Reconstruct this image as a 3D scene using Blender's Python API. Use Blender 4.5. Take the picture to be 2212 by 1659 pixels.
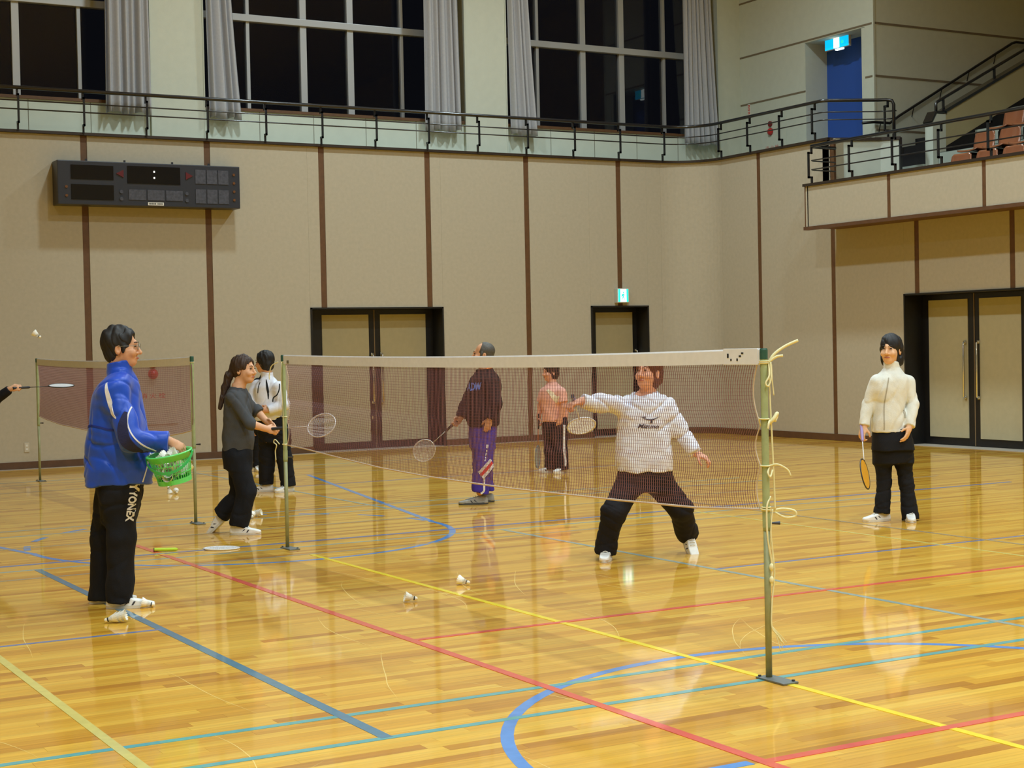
import bpy, bmesh, math, random
import numpy as np
from mathutils import Vector, Matrix
from mathutils.bvhtree import BVHTree

random.seed(7)
for o in list(bpy.data.objects):
    bpy.data.objects.remove(o, do_unlink=True)
scene = bpy.context.scene
COL = scene.collection

# ------------------------------------------------------------------ camera
YAW, PITCH, ROLL = math.radians(29.622), math.radians(-1.383), math.radians(-1.176)
cam_d = bpy.data.cameras.new('camera')
cam = bpy.data.objects.new('camera', cam_d)
COL.objects.link(cam)
cam_d.sensor_fit = 'HORIZONTAL'
cam_d.sensor_width = 36.0
cam_d.lens = 36.0 * 3422.6 / 2212.0
cam_d.clip_start, cam_d.clip_end = 0.1, 200
_f = Vector((math.sin(YAW) * math.cos(PITCH), math.cos(YAW) * math.cos(PITCH), math.sin(PITCH)))
_r = Vector((math.cos(YAW), -math.sin(YAW), 0))
_u = _r.cross(_f)
_r2 = _r * math.cos(ROLL) + _u * math.sin(ROLL)
_u2 = -_r * math.sin(ROLL) + _u * math.cos(ROLL)
cam.matrix_world = Matrix((
    (_r2.x, _u2.x, -_f.x, -4.695), (_r2.y, _u2.y, -_f.y, -5.867),
    (_r2.z, _u2.z, -_f.z, 1.592), (0, 0, 0, 1)))
scene.camera = cam

# ------------------------------------------------------------------ world: night outside
w = bpy.data.worlds.new('night')
scene.world = w
w.use_nodes = True
w.node_tree.nodes['Background'].inputs[0].default_value = (0.010, 0.011, 0.016, 1)
w.node_tree.nodes['Background'].inputs[1].default_value = 0.5

# ------------------------------------------------------------------ hall lamps in the ceiling
CEIL = 11.4
LAMP_POWER = 268
for (lx, ly) in [(3.2, 13.2), (8.6, 13.2), (3.2, 7.1), (8.6, 7.1), (3.2, 1.0), (8.6, 1.0),
                 (-3.2, 1.0), (-3.2, -5.0), (3.2, -5.0), (8.6, -5.0), (-8.6, -5.0), (-3.2, -11.0), (3.2, -11.0),
                 (-8.6, -11.0), (8.6, -11.0)]:
    ld = bpy.data.lights.new('ceiling_lamp', 'AREA')
    ld.shape = 'DISK'
    ld.size = 0.55
    ld.energy = LAMP_POWER
    ld.color = (0.76, 0.93, 1.0)
    ld.spread = math.radians(150)
    lo = bpy.data.objects.new('ceiling_lamp', ld)
    lo.location = (lx, ly, CEIL - 0.75)
    COL.objects.link(lo)

# ------------------------------------------------------------------ exposure
vs = scene.view_settings
vs.view_transform = 'Standard'
vs.look = 'None'
vs.exposure = 0.0
vs.gamma = 1.0
scene.cycles.caustics_reflective = False
scene.cycles.caustics_refractive = False
vs.use_curve_mapping = False

# ------------------------------------------------------------------ materials
def lin(c):
    return tuple((v / 12.92 if v <= 0.04045 else ((v + 0.055) / 1.055) ** 2.4) for v in c)

def rgb(r, g, b):
    return lin((r / 255, g / 255, b / 255)) + (1,)

def mat(name, col, rough=0.6, metal=0.0, noise=0.0, nscale=30.0, bump=0.0, bscale=200.0, coat=0.0, coat_rough=0.1,
        emit=None, estr=0.0, spec=0.5, sheen=0.0, alpha=1.0):
    m = bpy.data.materials.new(name)
    m.use_nodes = True
    nt = m.node_tree
    b = nt.nodes['Principled BSDF']
    b.inputs['Base Color'].default_value = col
    b.inputs['Roughness'].default_value = rough
    b.inputs['Metallic'].default_value = metal
    b.inputs['Specular IOR Level'].default_value = spec
    b.inputs['Coat Weight'].default_value = coat
    b.inputs['Coat Roughness'].default_value = coat_rough
    if sheen:
        b.inputs['Sheen Weight'].default_value = sheen
        b.inputs['Sheen Roughness'].default_value = 0.5
    if emit:
        b.inputs['Emission Color'].default_value = emit
        b.inputs['Emission Strength'].default_value = estr
    tc = nt.nodes.new('ShaderNodeTexCoord')
    if noise:
        n = nt.nodes.new('ShaderNodeTexNoise')
        n.inputs['Scale'].default_value = nscale
        n.inputs['Detail'].default_value = 4
        nt.links.new(tc.outputs['Object'], n.inputs['Vector'])
        mr = nt.nodes.new('ShaderNodeMapRange')
        mr.inputs['From Min'].default_value = 0.25
        mr.inputs['From Max'].default_value = 0.75
        mr.inputs['To Min'].default_value = 1 - noise
        mr.inputs['To Max'].default_value = 1 + noise
        nt.links.new(n.outputs['Fac'], mr.inputs['Value'])
        mx = nt.nodes.new('ShaderNodeMix')
        mx.data_type = 'RGBA'
        mx.blend_type = 'MULTIPLY'
        mx.inputs['Factor'].default_value = 1.0
        mx.inputs['A'].default_value = col
        nt.links.new(mr.outputs['Result'], mx.inputs['B'])
        nt.links.new(mx.outputs['Result'], b.inputs['Base Color'])
    if bump:
        n2 = nt.nodes.new('ShaderNodeTexNoise')
        n2.inputs['Scale'].default_value = bscale
        n2.inputs['Detail'].default_value = 3
        nt.links.new(tc.outputs['Object'], n2.inputs['Vector'])
        bp = nt.nodes.new('ShaderNodeBump')
        bp.inputs['Strength'].default_value = bump
        bp.inputs['Distance'].default_value = 0.01
        nt.links.new(n2.outputs['Fac'], bp.inputs['Height'])
        nt.links.new(bp.outputs['Normal'], b.inputs['Normal'])
    return m

def wood_mat(name, per_object):
    """varnished strip flooring; one tone per plank, grain along the plank"""
    m = bpy.data.materials.new(name)
    m.use_nodes = True
    nt = m.node_tree
    N = nt.nodes.new
    L = nt.links.new
    b = nt.nodes['Principled BSDF']
    tc = N('ShaderNodeTexCoord')
    if per_object:
        rn = N('ShaderNodeObjectInfo').outputs['Random']
    else:
        rn = N('ShaderNodeNewGeometry').outputs['Random Per Island']
    add = N('ShaderNodeVectorMath')
    add.operation = 'ADD'
    L(tc.outputs['Object'], add.inputs[0])
    sc = N('ShaderNodeVectorMath')
    sc.operation = 'SCALE'
    cmb = N('ShaderNodeCombineXYZ')
    L(rn, cmb.inputs[0]); L(rn, cmb.inputs[1]); L(rn, cmb.inputs[2])
    L(cmb.outputs[0], sc.inputs[0])
    sc.inputs['Scale'].default_value = 57.0
    L(sc.outputs[0], add.inputs[1])
    mp = N('ShaderNodeMapping')
    mp.inputs['Scale'].default_value = (1.6, 42.0, 1.0)
    L(add.outputs[0], mp.inputs['Vector'])
    n = N('ShaderNodeTexNoise')
    n.inputs['Scale'].default_value = 1.0
    n.inputs['Detail'].default_value = 5
    L(mp.outputs[0], n.inputs['Vector'])
    # tone of the plank
    cr = N('ShaderNodeValToRGB')
    e = cr.color_ramp.elements
    e[0].position = 0.0
    e[0].color = rgb(*WOOD[0])
    e[1].position = 1.0
    e[1].color = rgb(*WOOD[4])
    for pos, c in ((0.14, WOOD[1]), (0.45, WOOD[2]), (0.75, WOOD[3])):
        k = e.new(pos)
        k.color = rgb(*c)
    L(rn, cr.inputs['Fac'])
    mr = N('ShaderNodeMapRange')
    mr.inputs['From Min'].default_value = 0.3
    mr.inputs['From Max'].default_value = 0.7
    mr.inputs['To Min'].default_value = 0.84
    mr.inputs['To Max'].default_value = 1.12
    L(n.outputs['Fac'], mr.inputs['Value'])
    mx = N('ShaderNodeMix')
    mx.data_type = 'RGBA'
    mx.blend_type = 'MULTIPLY'
    mx.inputs['Factor'].default_value = 1.0
    L(cr.outputs['Color'], mx.inputs['A'])
    L(mr.outputs['Result'], mx.inputs['B'])
    L(mx.outputs['Result'], b.inputs['Base Color'])
    b.inputs['Roughness'].default_value = 0.42
    b.inputs['Specular IOR Level'].default_value = 0.35
    b.inputs['Coat Weight'].default_value = 0.85
    b.inputs['Coat Roughness'].default_value = 0.055
    b.inputs['Coat IOR'].default_value = 1.5
    return m

WOOD = [(190, 126, 26), (212, 150, 38), (226, 168, 50), (231, 176, 58), (238, 188, 70)]

M = {}
M['plank'] = wood_mat('plank_wood', True)
M['planks'] = wood_mat('plank_field_wood', False)
M['subfloor'] = mat('subfloor', rgb(120, 80, 30), 0.8)
M['panel'] = mat('panel_fabric', rgb(181, 172, 153), 0.9, noise=0.05, nscale=18, bump=0.25, bscale=260, spec=0.15)
M['strip'] = mat('strip_wood', rgb(98, 66, 38), 0.55, noise=0.15, nscale=14)
M['skirting'] = mat('skirting_wood', rgb(92, 62, 40), 0.5, noise=0.15, nscale=9)
M['sill_metal'] = mat('floor_edge', rgb(170, 160, 145), 0.45)
M['cream'] = mat('cream_plaster', rgb(200, 203, 188), 0.85, noise=0.03, nscale=8, bump=0.12, bscale=120, spec=0.2)
M['parapet_white'] = mat('pale_panel', rgb(202, 208, 194), 0.75, noise=0.03, nscale=6, spec=0.2)
M['joint'] = mat('joint_line', rgb(120, 116, 100), 0.9)
M['groove'] = mat('groove_line', rgb(120, 106, 84), 0.9)
M['ceiling'] = mat('ceiling_board', rgb(205, 200, 188), 0.9)
M['far'] = mat('far_wall', rgb(184, 176, 152), 0.9)
M['rail'] = mat('black_paint', rgb(26, 26, 30), 0.28, coat=0.4, coat_rough=0.12)
M['ledge'] = mat('ledge_paint', rgb(48, 36, 28), 0.45)
M['alu'] = mat('window_aluminium', rgb(186, 188, 190), 0.4, metal=0.35)
M['black_frame'] = mat('black_door_frame', rgb(24, 23, 23), 0.42, noise=0.2, nscale=20)
M['door_panel'] = mat('door_panel', rgb(180, 172, 142), 0.85, noise=0.04, nscale=12, spec=0.2)
M['chrome'] = mat('chrome', rgb(225, 225, 222), 0.14, metal=1.0)
M['seam'] = mat('door_seam', rgb(120, 100, 74), 0.5)
M['blue_wall'] = mat('blue_paint', rgb(44, 84, 168), 0.6)
M['curtain'] = mat('curtain_cloth', rgb(176, 176, 180), 0.9, noise=0.05, nscale=30, spec=0.1)
M['dark_metal'] = mat('board_casing', rgb(46, 48, 56), 0.35)
M['board_glass'] = mat('board_glass', rgb(28, 27, 27), 0.10, spec=0.5)
M['board_cell'] = mat('board_cell', rgb(78, 80, 90), 0.25, noise=0.25, nscale=25)
M['dead_red'] = mat('unlit_red', rgb(92, 20, 26), 0.4)
M['dead_amber'] = mat('unlit_amber', rgb(104, 64, 28), 0.4)
M['label_white'] = mat('white_label', rgb(220, 218, 210), 0.5)
M['ink'] = mat('black_ink', rgb(30, 30, 32), 0.6)
M['red_ink'] = mat('red_ink', rgb(196, 70, 50), 0.6)
M['red_lamp'] = mat('red_lamp_glass', rgb(190, 30, 34), 0.25, coat=0.5)
M['red_dark'] = mat('red_bell', rgb(120, 34, 34), 0.4)
M['lit_dot'] = mat('lit_dot', rgb(240, 240, 235), emit=(1, 1, 0.95, 1), estr=1.0)
M['sign_white'] = mat('sign_white', (0.9, 1, 1, 1), emit=(0.86, 1.0, 0.98, 1), estr=2.2)
M['sign_green'] = mat('sign_green', (0.02, 0.7, 0.6, 1), emit=(0.02, 0.78, 0.62, 1), estr=0.9)
M['sign_blue'] = mat('sign_blue', (0.0, 0.5, 0.9, 1), emit=(0.0, 0.52, 0.95, 1), estr=1.0)
M['sign_case'] = mat('sign_case', rgb(190, 186, 176), 0.5)
M['post_green'] = mat('post_green', rgb(158, 170, 124), 0.5, noise=0.14, nscale=18, bump=0.05, bscale=60)
M['post_low'] = mat('post_low_green', rgb(146, 148, 106), 0.5, noise=0.16, nscale=16)
M['post_cap'] = mat('post_cap', rgb(44, 88, 74), 0.4)
M['steel_plate'] = mat('steel_plate', rgb(120, 124, 122), 0.45, metal=0.5)
M['tape'] = mat('net_tape', rgb(228, 230, 236), 0.75, noise=0.04, nscale=25)
M['cord'] = mat('net_cord', rgb(132, 88, 88), 0.85)
M['rope'] = mat('cream_rope', rgb(232, 224, 176), 0.8)
M['rope_pink'] = mat('edge_rope', rgb(208, 186, 164), 0.8)
M['basket'] = mat('green_plastic', rgb(98, 222, 118), 0.3, coat=0.3)
M['basket_dark'] = mat('green_plastic_handle', rgb(50, 178, 96), 0.3, coat=0.3)
M['feather'] = mat('feather', rgb(240, 238, 228), 0.7, noise=0.05, nscale=90)
M['cork'] = mat('cork_skin', rgb(240, 234, 214), 0.5)
M['band'] = mat('cork_band', rgb(30, 34, 34), 0.5)
M['seat_brown'] = mat('seat_plastic', rgb(148, 92, 62), 0.22, coat=0.4)
M['seat_dark'] = mat('seat_bracket', rgb(24, 20, 20), 0.6)
M['tier'] = mat('tier_paint', rgb(168, 176, 164), 0.8)
M['tread'] = mat('tread_carpet', rgb(20, 17, 18), 0.9)
M['stair_wall'] = mat('stair_wall', rgb(178, 168, 128), 0.85)
M['orange'] = mat('orange_box', rgb(226, 150, 30), 0.5)
M['outlet'] = mat('outlet_plate', rgb(196, 188, 170), 0.5)
# glass: real reflection, night behind
def glass_mat():
    m = bpy.data.materials.new('window_glass')
    m.use_nodes = True
    nt = m.node_tree
    nt.nodes.clear()
    out = nt.nodes.new('ShaderNodeOutputMaterial')
    mix = nt.nodes.new('ShaderNodeMixShader')
    fr = nt.nodes.new('ShaderNodeFresnel')
    fr.inputs['IOR'].default_value = 1.35
    tr = nt.nodes.new('ShaderNodeBsdfTransparent')
    tr.inputs['Color'].default_value = (0.75, 0.75, 0.75, 1)
    gl = nt.nodes.new('ShaderNodeBsdfGlossy')
    gl.inputs['Roughness'].default_value = 0.02
    nt.links.new(fr.outputs[0], mix.inputs[0])
    nt.links.new(tr.outputs[0], mix.inputs[1])
    nt.links.new(gl.outputs[0], mix.inputs[2])
    nt.links.new(mix.outputs[0], out.inputs['Surface'])
    return m
M['glass'] = glass_mat()

def paint(name, c):
    return mat(name, rgb(*c), 0.45, noise=0.10, nscale=14, coat=0.8, coat_rough=0.06, spec=0.3)
M['p_teal'] = paint('teal_paint', (96, 166, 166))
M['p_steel'] = paint('steel_blue_paint', (84, 128, 150))
M['p_pale'] = paint('pale_blue_paint', (152, 168, 160))
M['p_blue'] = paint('blue_line_paint', (88, 142, 208))
M['p_blue2'] = paint('violet_blue_paint', (110, 128, 176))
M['p_red'] = paint('red_line_paint', (222, 92, 74))
M['p_yellow'] = paint('yellow_line_paint', (244, 216, 40))
M['p_paley'] = paint('pale_yellow_paint', (216, 200, 112))
M['p_faint'] = paint('worn_grey_paint', (168, 152, 120))

# ------------------------------------------------------------------ mesh helpers
def link(name, me, parent=None):
    o = bpy.data.objects.new(name, me)
    COL.objects.link(o)
    if parent:
        o.parent = parent
    return o

def empty(name, loc=(0, 0, 0), rot=(0, 0, 0), parent=None):
    o = bpy.data.objects.new(name, None)
    o.empty_display_size = 0.1
    COL.objects.link(o)
    o.location = loc
    o.rotation_euler = rot
    if parent:
        o.parent = parent
    return o

def tag(o, label=None, cat=None, group=None, kind=None):
    if label: o['label'] = label
    if cat: o['category'] = cat
    if group: o['group'] = group
    if kind: o['kind'] = kind
    return o

class MB:
    """collects geometry for one mesh"""
    def __init__(self):
        self.v, self.f = [], []
    def poly(self, vs, fs):
        n = len(self.v)
        self.v += [tuple(p) for p in vs]
        self.f += [tuple(i + n for i in q) for q in fs]
        return self
    def box(self, x0, x1, y0, y1, z0, z1):
        x0, x1 = min(x0, x1), max(x0, x1)
        y0, y1 = min(y0, y1), max(y0, y1)
        z0, z1 = min(z0, z1), max(z0, z1)
        vs = [(x, y, z) for z in (z0, z1) for y in (y0, y1) for x in (x0, x1)]
        return self.poly(vs, [(0, 2, 3, 1), (4, 5, 7, 6), (0, 1, 5, 4), (2, 6, 7, 3), (0, 4, 6, 2), (1, 3, 7, 5)])
    def prism(self, pts, axis, a, b):
        """polygon pts in the plane normal to axis, extruded a..b"""
        def mk(p, t):
            return {'x': (t, p[0], p[1]), 'y': (p[0], t, p[1]), 'z': (p[0], p[1], t)}[axis]
        n = len(pts)
        vs = [mk(p, a) for p in pts] + [mk(p, b) for p in pts]
        fs = [tuple(range(n))[::-1], tuple(range(n, 2 * n))]
        fs += [(i, (i + 1) % n, n + (i + 1) % n, n + i) for i in range(n)]
        return self.poly(vs, fs)
    def tube(self, pts, r, n=8, caps=True):
        pts = [Vector(p) for p in pts]
        if not isinstance(r, (list, tuple)):
            r = [r] * len(pts)
        vs, up = [], None
        for i, p in enumerate(pts):
            t = (pts[min(i + 1, len(pts) - 1)] - pts[max(i - 1, 0)])
            if t.length < 1e-9: t = Vector((0, 0, 1))
            t.normalize()
            if up is None:
                a = Vector((0, 0, 1)) if abs(t.z) < 0.9 else Vector((1, 0, 0))
                up = (a - t * a.dot(t)).normalized()
            else:
                up = up - t * up.dot(t)
                if up.length < 1e-6:
                    a = Vector((0, 0, 1)) if abs(t.z) < 0.9 else Vector((1, 0, 0))
                    up = a - t * a.dot(t)
                up.normalize()
            s = t.cross(up)
            for k in range(n):
                a = 2 * math.pi * k / n
                vs.append(p + (up * math.cos(a) + s * math.sin(a)) * r[i])
        fs = []
        for i in range(len(pts) - 1):
            for k in range(n):
                k2 = (k + 1) % n
                fs.append((i * n + k, i * n + k2, (i + 1) * n + k2, (i + 1) * n + k))
        if caps:
            fs.append(tuple(range(n))[::-1])
            fs.append(tuple(range((len(pts) - 1) * n, len(pts) * n)))
        return self.poly(vs, fs)
    def lathe(self, prof, n=16, c=(0, 0, 0), caps=True):
        """profile of (r, z)"""
        vs, fs = [], []
        for (r, z) in prof:
            for k in range(n):
                a = 2 * math.pi * k / n
                vs.append((c[0] + r * math.cos(a), c[1] + r * math.sin(a), c[2] + z))
        for i in range(len(prof) - 1):
            for k in range(n):
                k2 = (k + 1) % n
                fs.append((i * n + k, i * n + k2, (i + 1) * n + k2, (i + 1) * n + k))
        if caps:
            fs.append(tuple(range(n))[::-1])
            fs.append(tuple(range((len(prof) - 1) * n, len(prof) * n)))
        return self.poly(vs, fs)
    def ellipsoid(self, c, r, n=12, m=8, rot=None):
        vs, fs = [], []
        for i in range(m + 1):
            th = math.pi * i / m
            for k in range(n):
                a = 2 * math.pi * k / n
                p = Vector((r[0] * math.sin(th) * math.cos(a), r[1] * math.sin(th) * math.sin(a), r[2] * math.cos(th)))
                if rot is not None: p = rot @ p
                vs.append(Vector(c) + p)
        for i in range(m):
            for k in range(n):
                k2 = (k + 1) % n
                fs.append((i * n + k, (i + 1) * n + k, (i + 1) * n + k2, i * n + k2))
        return self.poly(vs, fs)
    def mesh(self, name, material, smooth=False):
        me = bpy.data.meshes.new(name)
        me.from_pydata([tuple(p) for p in self.v], [], self.f)
        me.update()
        if material is not None:
            me.materials.append(material)
        if smooth:
            me.polygons.foreach_set('use_smooth', [True] * len(me.polygons))
        return me
    def build(self, name, material, parent=None, smooth=False, bevel=0.0):
        o = link(name, self.mesh(name, material, smooth), parent)
        if bevel:
            bm = bmesh.new()
            bm.from_mesh(o.data)
            bmesh.ops.bevel(bm, geom=bm.edges[:], offset=bevel, segments=2, affect='EDGES', profile=0.6)
            bm.to_mesh(o.data)
            bm.free()
        return o

def box(name, material, parent, *b, bevel=0.0):
    return MB().box(*b).build(name, material, parent, bevel=bevel)

def struct(o):
    o['kind'] = 'structure'
    return o

def rects(a0, a1, z0, z1, holes):
    """rectangle minus rectangular holes, as a list of rectangles"""
    out = [(a0, a1, z0, z1)]
    for (h0, h1, k0, k1) in holes:
        nxt = []
        for (a, b, c, d) in out:
            if h1 <= a or h0 >= b or k1 <= c or k0 >= d:
                nxt.append((a, b, c, d)); continue
            if h0 > a: nxt.append((a, h0, c, d))
            if h1 < b: nxt.append((h1, b, c, d))
            if k0 > c: nxt.append((max(a, h0), min(b, h1), c, k0))
            if k1 < d: nxt.append((max(a, h0), min(b, h1), k1, d))
        out = nxt
    return out

def text_mesh(body, size, shear=0.0, bold=0.0):
    cu = bpy.data.curves.new('txt', 'FONT')
    cu.body = body
    cu.size = size
    cu.shear = shear
    cu.offset = bold
    cu.align_x = 'CENTER'
    cu.align_y = 'CENTER'
    cu.resolution_u = 3
    o = bpy.data.objects.new('txt', cu)
    COL.objects.link(o)
    dg = bpy.context.evaluated_depsgraph_get()
    me = o.evaluated_get(dg).to_mesh()
    v = [tuple(q.co) for q in me.vertices]
    f = [tuple(q.vertices) for q in me.polygons]
    o.evaluated_get(dg).to_mesh_clear()
    bpy.data.objects.remove(o, do_unlink=True)
    bpy.data.curves.remove(cu)
    return v, f

def text_on(name, body, size, origin, U, V, material, parent, shear=0.0, sx=1.0):
    v, f = text_mesh(body, size, shear)
    O, U, V = Vector(origin), Vector(U).normalized(), Vector(V).normalized()
    return MB().poly([O + U * p[0] * sx + V * p[1] for p in v], f).build(name, material, parent)
# ------------------------------------------------------------------ the hall
XL, XR, YF, YB = -12.0, 12.0, -19.0, 16.82
RC = 0.75                                  # rounded corner of the hall
LEDGE = 4.73

# ---- floor: varnished planks
floor = struct(box('floor', M['subfloor'], None, XL - 0.5, XR + 0.5, YF - 0.5, YB + 0.5, -0.12, -0.014))
PW = 0.075
LENS = [0.6, 0.9, 1.2, 1.5, 1.8]
rng = random.Random(11)
planks = []
row = 0
y = YF
while y < YB:
    x = XL - rng.uniform(0, 1.0)
    while x < XR:
        k = rng.randrange(5)
        planks.append((x + LENS[k] / 2, y + PW / 2, k))
        x += LENS[k]
    y += PW
CAMP = Vector((-4.695, -5.867, 1.592))
def to_frame(p):
    d = Vector(p) - CAMP
    z = d.dot(_f)
    if z < 0.5: return None
    return (1106 + 3422.6 * d.dot(_r2) / z, 829.5 - 3422.6 * d.dot(_u2) / z, z)
def plank_mesh(k):
    l, h = LENS[k] / 2 - 0.0004, PW / 2 - 0.0004
    b = MB()
    vs = [(-l, -h, -0.012), (l, -h, -0.012), (l, h, -0.012), (-l, h, -0.012), (-l, -h, 0), (l, -h, 0), (l, h, 0), (-l, h, 0)]
    fs = [(0, 1, 5, 4), (1, 2, 6, 5), (2, 3, 7, 6), (3, 0, 4, 7), (4, 5, 6, 7)]
    return b.poly(vs, fs)
near = []
for i, (px, py, k) in enumerate(planks):
    q = to_frame((px, py, 0))
    if q and -60 < q[0] < 2272 and q[1] < 1700:
        near.append((q[2], i))
near = set(i for _, i in sorted(near)[:300])
pm = [plank_mesh(k).mesh('plank', M['plank']) for k in range(5)]
fv, ff = [], []
base_v = {k: (plank_mesh(k).v, plank_mesh(k).f) for k in range(5)}
for i, (px, py, k) in enumerate(planks):
    if i in near:
        o = link('plank', pm[k], floor)
        o.location = (px, py, 0)
    else:
        v0, f0 = base_v[k]
        n = len(fv)
        fv += [(a + px, b + py, c) for (a, b, c) in v0]
        ff += [tuple(j + n for j in q) for q in f0]
me = bpy.data.meshes.new('plank_field')
me.from_pydata(fv, [], ff)
me.materials.append(M['planks'])
tag(link('plank_field', me, floor), kind='stuff')

# ---- painted court lines (thin coats of paint on the planks)
lift = [0.0006]
def line(x0, y0, x1, y1, wd, m, parent=floor):
    d = Vector((x1 - x0, y1 - y0, 0)).normalized()
    n = Vector((-d.y, d.x, 0)) * wd / 2
    a, b = Vector((x0, y0, 0)), Vector((x1, y1, 0))
    lift[0] += 0.00004
    z0, z1 = 0.0002, lift[0]
    vs = [a - n, b - n, b + n, a + n]
    MB().poly([(p.x, p.y, z0) for p in vs] + [(p.x, p.y, z1) for p in vs],
              [(4, 5, 6, 7), (0, 1, 5, 4), (1, 2, 6, 5), (2, 3, 7, 6), (3, 0, 4, 7)]).build('court_line', m, parent)
def arc(cx, cy, r, a0, a1, wd, m, n=48):
    lift[0] += 0.00004
    z1 = lift[0]
    b = MB()
    vs, fs = [], []
    for i in range(n + 1):
        a = math.radians(a0 + (a1 - a0) * i / n)
        for rr_ in (r - wd / 2, r + wd / 2):
            vs.append((cx + rr_ * math.cos(a), cy + rr_ * math.sin(a), z1))
        for rr_ in (r - wd / 2, r + wd / 2):
            vs.append((cx + rr_ * math.cos(a), cy + rr_ * math.sin(a), 0.0002))
    for i in range(n):
        q = 4 * i
        fs += [(q, q + 1, q + 5, q + 4), (q + 1, q + 3, q + 7, q + 5), (q + 2, q, q + 4, q + 6)]
    b.poly(vs, fs).build('court_arc', m, floor)
CW = 0.045
# basketball
arc(0.0, -1.13, 1.79, 0, 360, 0.055, M['p_blue'], 96)
arc(0.0, 7.1, 1.79, 180, 360, 0.055, M['p_blue'], 48)
for a in (8, 28, 48, 68, 88, 108, 128, 148, 168):
    arc(0.0, 7.1, 1.79, a - 5, a + 5, 0.055, M['p_blue'], 6)
for s in (-1, 1):
    line(s * 1.8, 7.1, s * 3.0, 13.0, 0.055, M['p_blue'])
line(-7.5, 13.0, 7.5, 13.0, 0.05, M['p_faint'])
line(-7.5, -1.13, -1.0, -1.13, 0.055, M['p_blue'])
# badminton courts
for (y0, mm) in ((0.0, 1), (8.4, 0), (-8.4, 0)):
    for dy in (0.0, 0.46, 5.64, 6.1):
        line(-6.7, y0 + dy, 6.7, y0 + dy, CW, M['p_teal'] if dy < 1 and mm else M['p_faint'] if dy == 5.64 else M['p_pale'])
    line(-1.98, y0, -1.98, y0 + 6.1, CW + .01, M['p_steel'])
    line(1.98, y0, 1.98, y0 + 6.1, CW, M['p_pale'])
    for s in (-1, 1):
        line(s * 1.98, y0 + 3.05, s * 6.7, y0 + 3.05, CW - .01, M['p_blue2'])
# volleyball and other games
line(0.0, -10, 0.0, 5.6, 0.04, M['p_yellow'])
line(4.12, -10, 4.12, 6.4, 0.035, M['p_paley'])
line(-2.96, -8, -2.96, 2.8, 0.045, M['p_paley'])
line(-0.95, -8, -0.95, 7.1, 0.05, M['p_red'])
line(-0.95, 1.88, 9.0, 1.88, 0.045, M['p_red'])
line(-0.95, -1.15, 9.0, -1.15, 0.05, M['p_red'])
line(-3.5, 6.42, 8.5, 6.42, 0.05, M['p_blue2'])
line(-7.0, 7.5, 8.5, 7.5, 0.04, M['p_faint'])
line(4.6, 2.0, 4.6, 9.0, 0.04, M['p_faint'])

# old scuffs in the varnish
scuff = mat('scuffed_varnish', rgb(240, 206, 120), 0.5, coat=0.5, coat_rough=0.1)
rs = random.Random(21)
for k in range(26):
    x, y = rs.uniform(-3.6, 1.2), rs.uniform(-1.6, 4.5)
    a = math.radians(rs.uniform(50, 100))
    cv = rs.uniform(-0.5, 0.5)
    pts = []
    for i in range(14):
        pts.append((x, y))
        x += 0.09 * math.cos(a); y += 0.09 * math.sin(a)
        a += cv * 0.12 + rs.uniform(-0.05, 0.05)
    vs, fs = [], []
    for i, (px, py) in enumerate(pts):
        q = pts[min(i + 1, 13)]; p_ = pts[max(i - 1, 0)]
        d = Vector((q[0] - p_[0], q[1] - p_[1], 0)).normalized()
        w_ = 0.0022 * math.sin(math.pi * (i + 0.5) / 14)
        vs += [(px - d.y * w_, py + d.x * w_, 0.0004), (px + d.y * w_, py - d.x * w_, 0.0004)]
    fs = [(2 * i, 2 * i + 1, 2 * i + 3, 2 * i + 2) for i in range(13)]
    MB().poly(vs, fs).build('scuff_mark', scuff, floor)

# ---- back wall: fabric panels between wooden strips
def door_holes_back():
    return [(4.67, 6.96, 0.0, 2.235), (9.77, 10.95, 0.0, 2.235)]
wall_b = struct(empty('wall_back', (0, YB, 0)))
wall_b['kind'] = 'structure'
bk = MB()
for (a, b, c, d) in rects(XL, XR - RC, 0.0, LEDGE, door_holes_back()):
    bk.box(a, b, 0.045, 0.5, c, d)
# the back of the door recesses
for (a, b, c, d) in door_holes_back():
    bk.box(a - .05, b + .05, 0.40, 0.5, c, d + .05)
bk.build('wall_core', M['far'], wall_b)
xs = [XL] + [1.26 + 1.823 * k for k in range(-7, 6)] + [XR - RC]
for i in range(len(xs) - 1):
    a, b = xs[i], xs[i + 1]
    for (p, q, c, d) in rects(a + 0.047, b - 0.047 if i < len(xs) - 2 else b, 0.10, LEDGE - 0.02, door_holes_back()):
        if q - p > 0.01:
            box('panel', M['panel'], wall_b, p, q, 0.0, 0.05, c, d, bevel=0.004)
for a in xs[1:-1]:
    for (p, q, c, d) in rects(a - 0.045, a + 0.045, 0.10, LEDGE - 0.02, door_holes_back()):
        box('batten', M['strip'], wall_b, p, q, 0.008, 0.05, c, d)
def base_run(par, a, b, y0, y1):
    box('baseboard', M['skirting'], par, a, b, y0, y1, 0.0, 0.105, bevel=0.003)
for (a, b) in ((XL, 4.67), (6.96, 9.77), (10.95, XR - RC)):
    base_run(wall_b, a, b, -0.015, 0.05)
    box('floor_edge', M['sill_metal'], wall_b, a, b, -0.09, -0.015, 0.0005, 0.006)

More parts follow.
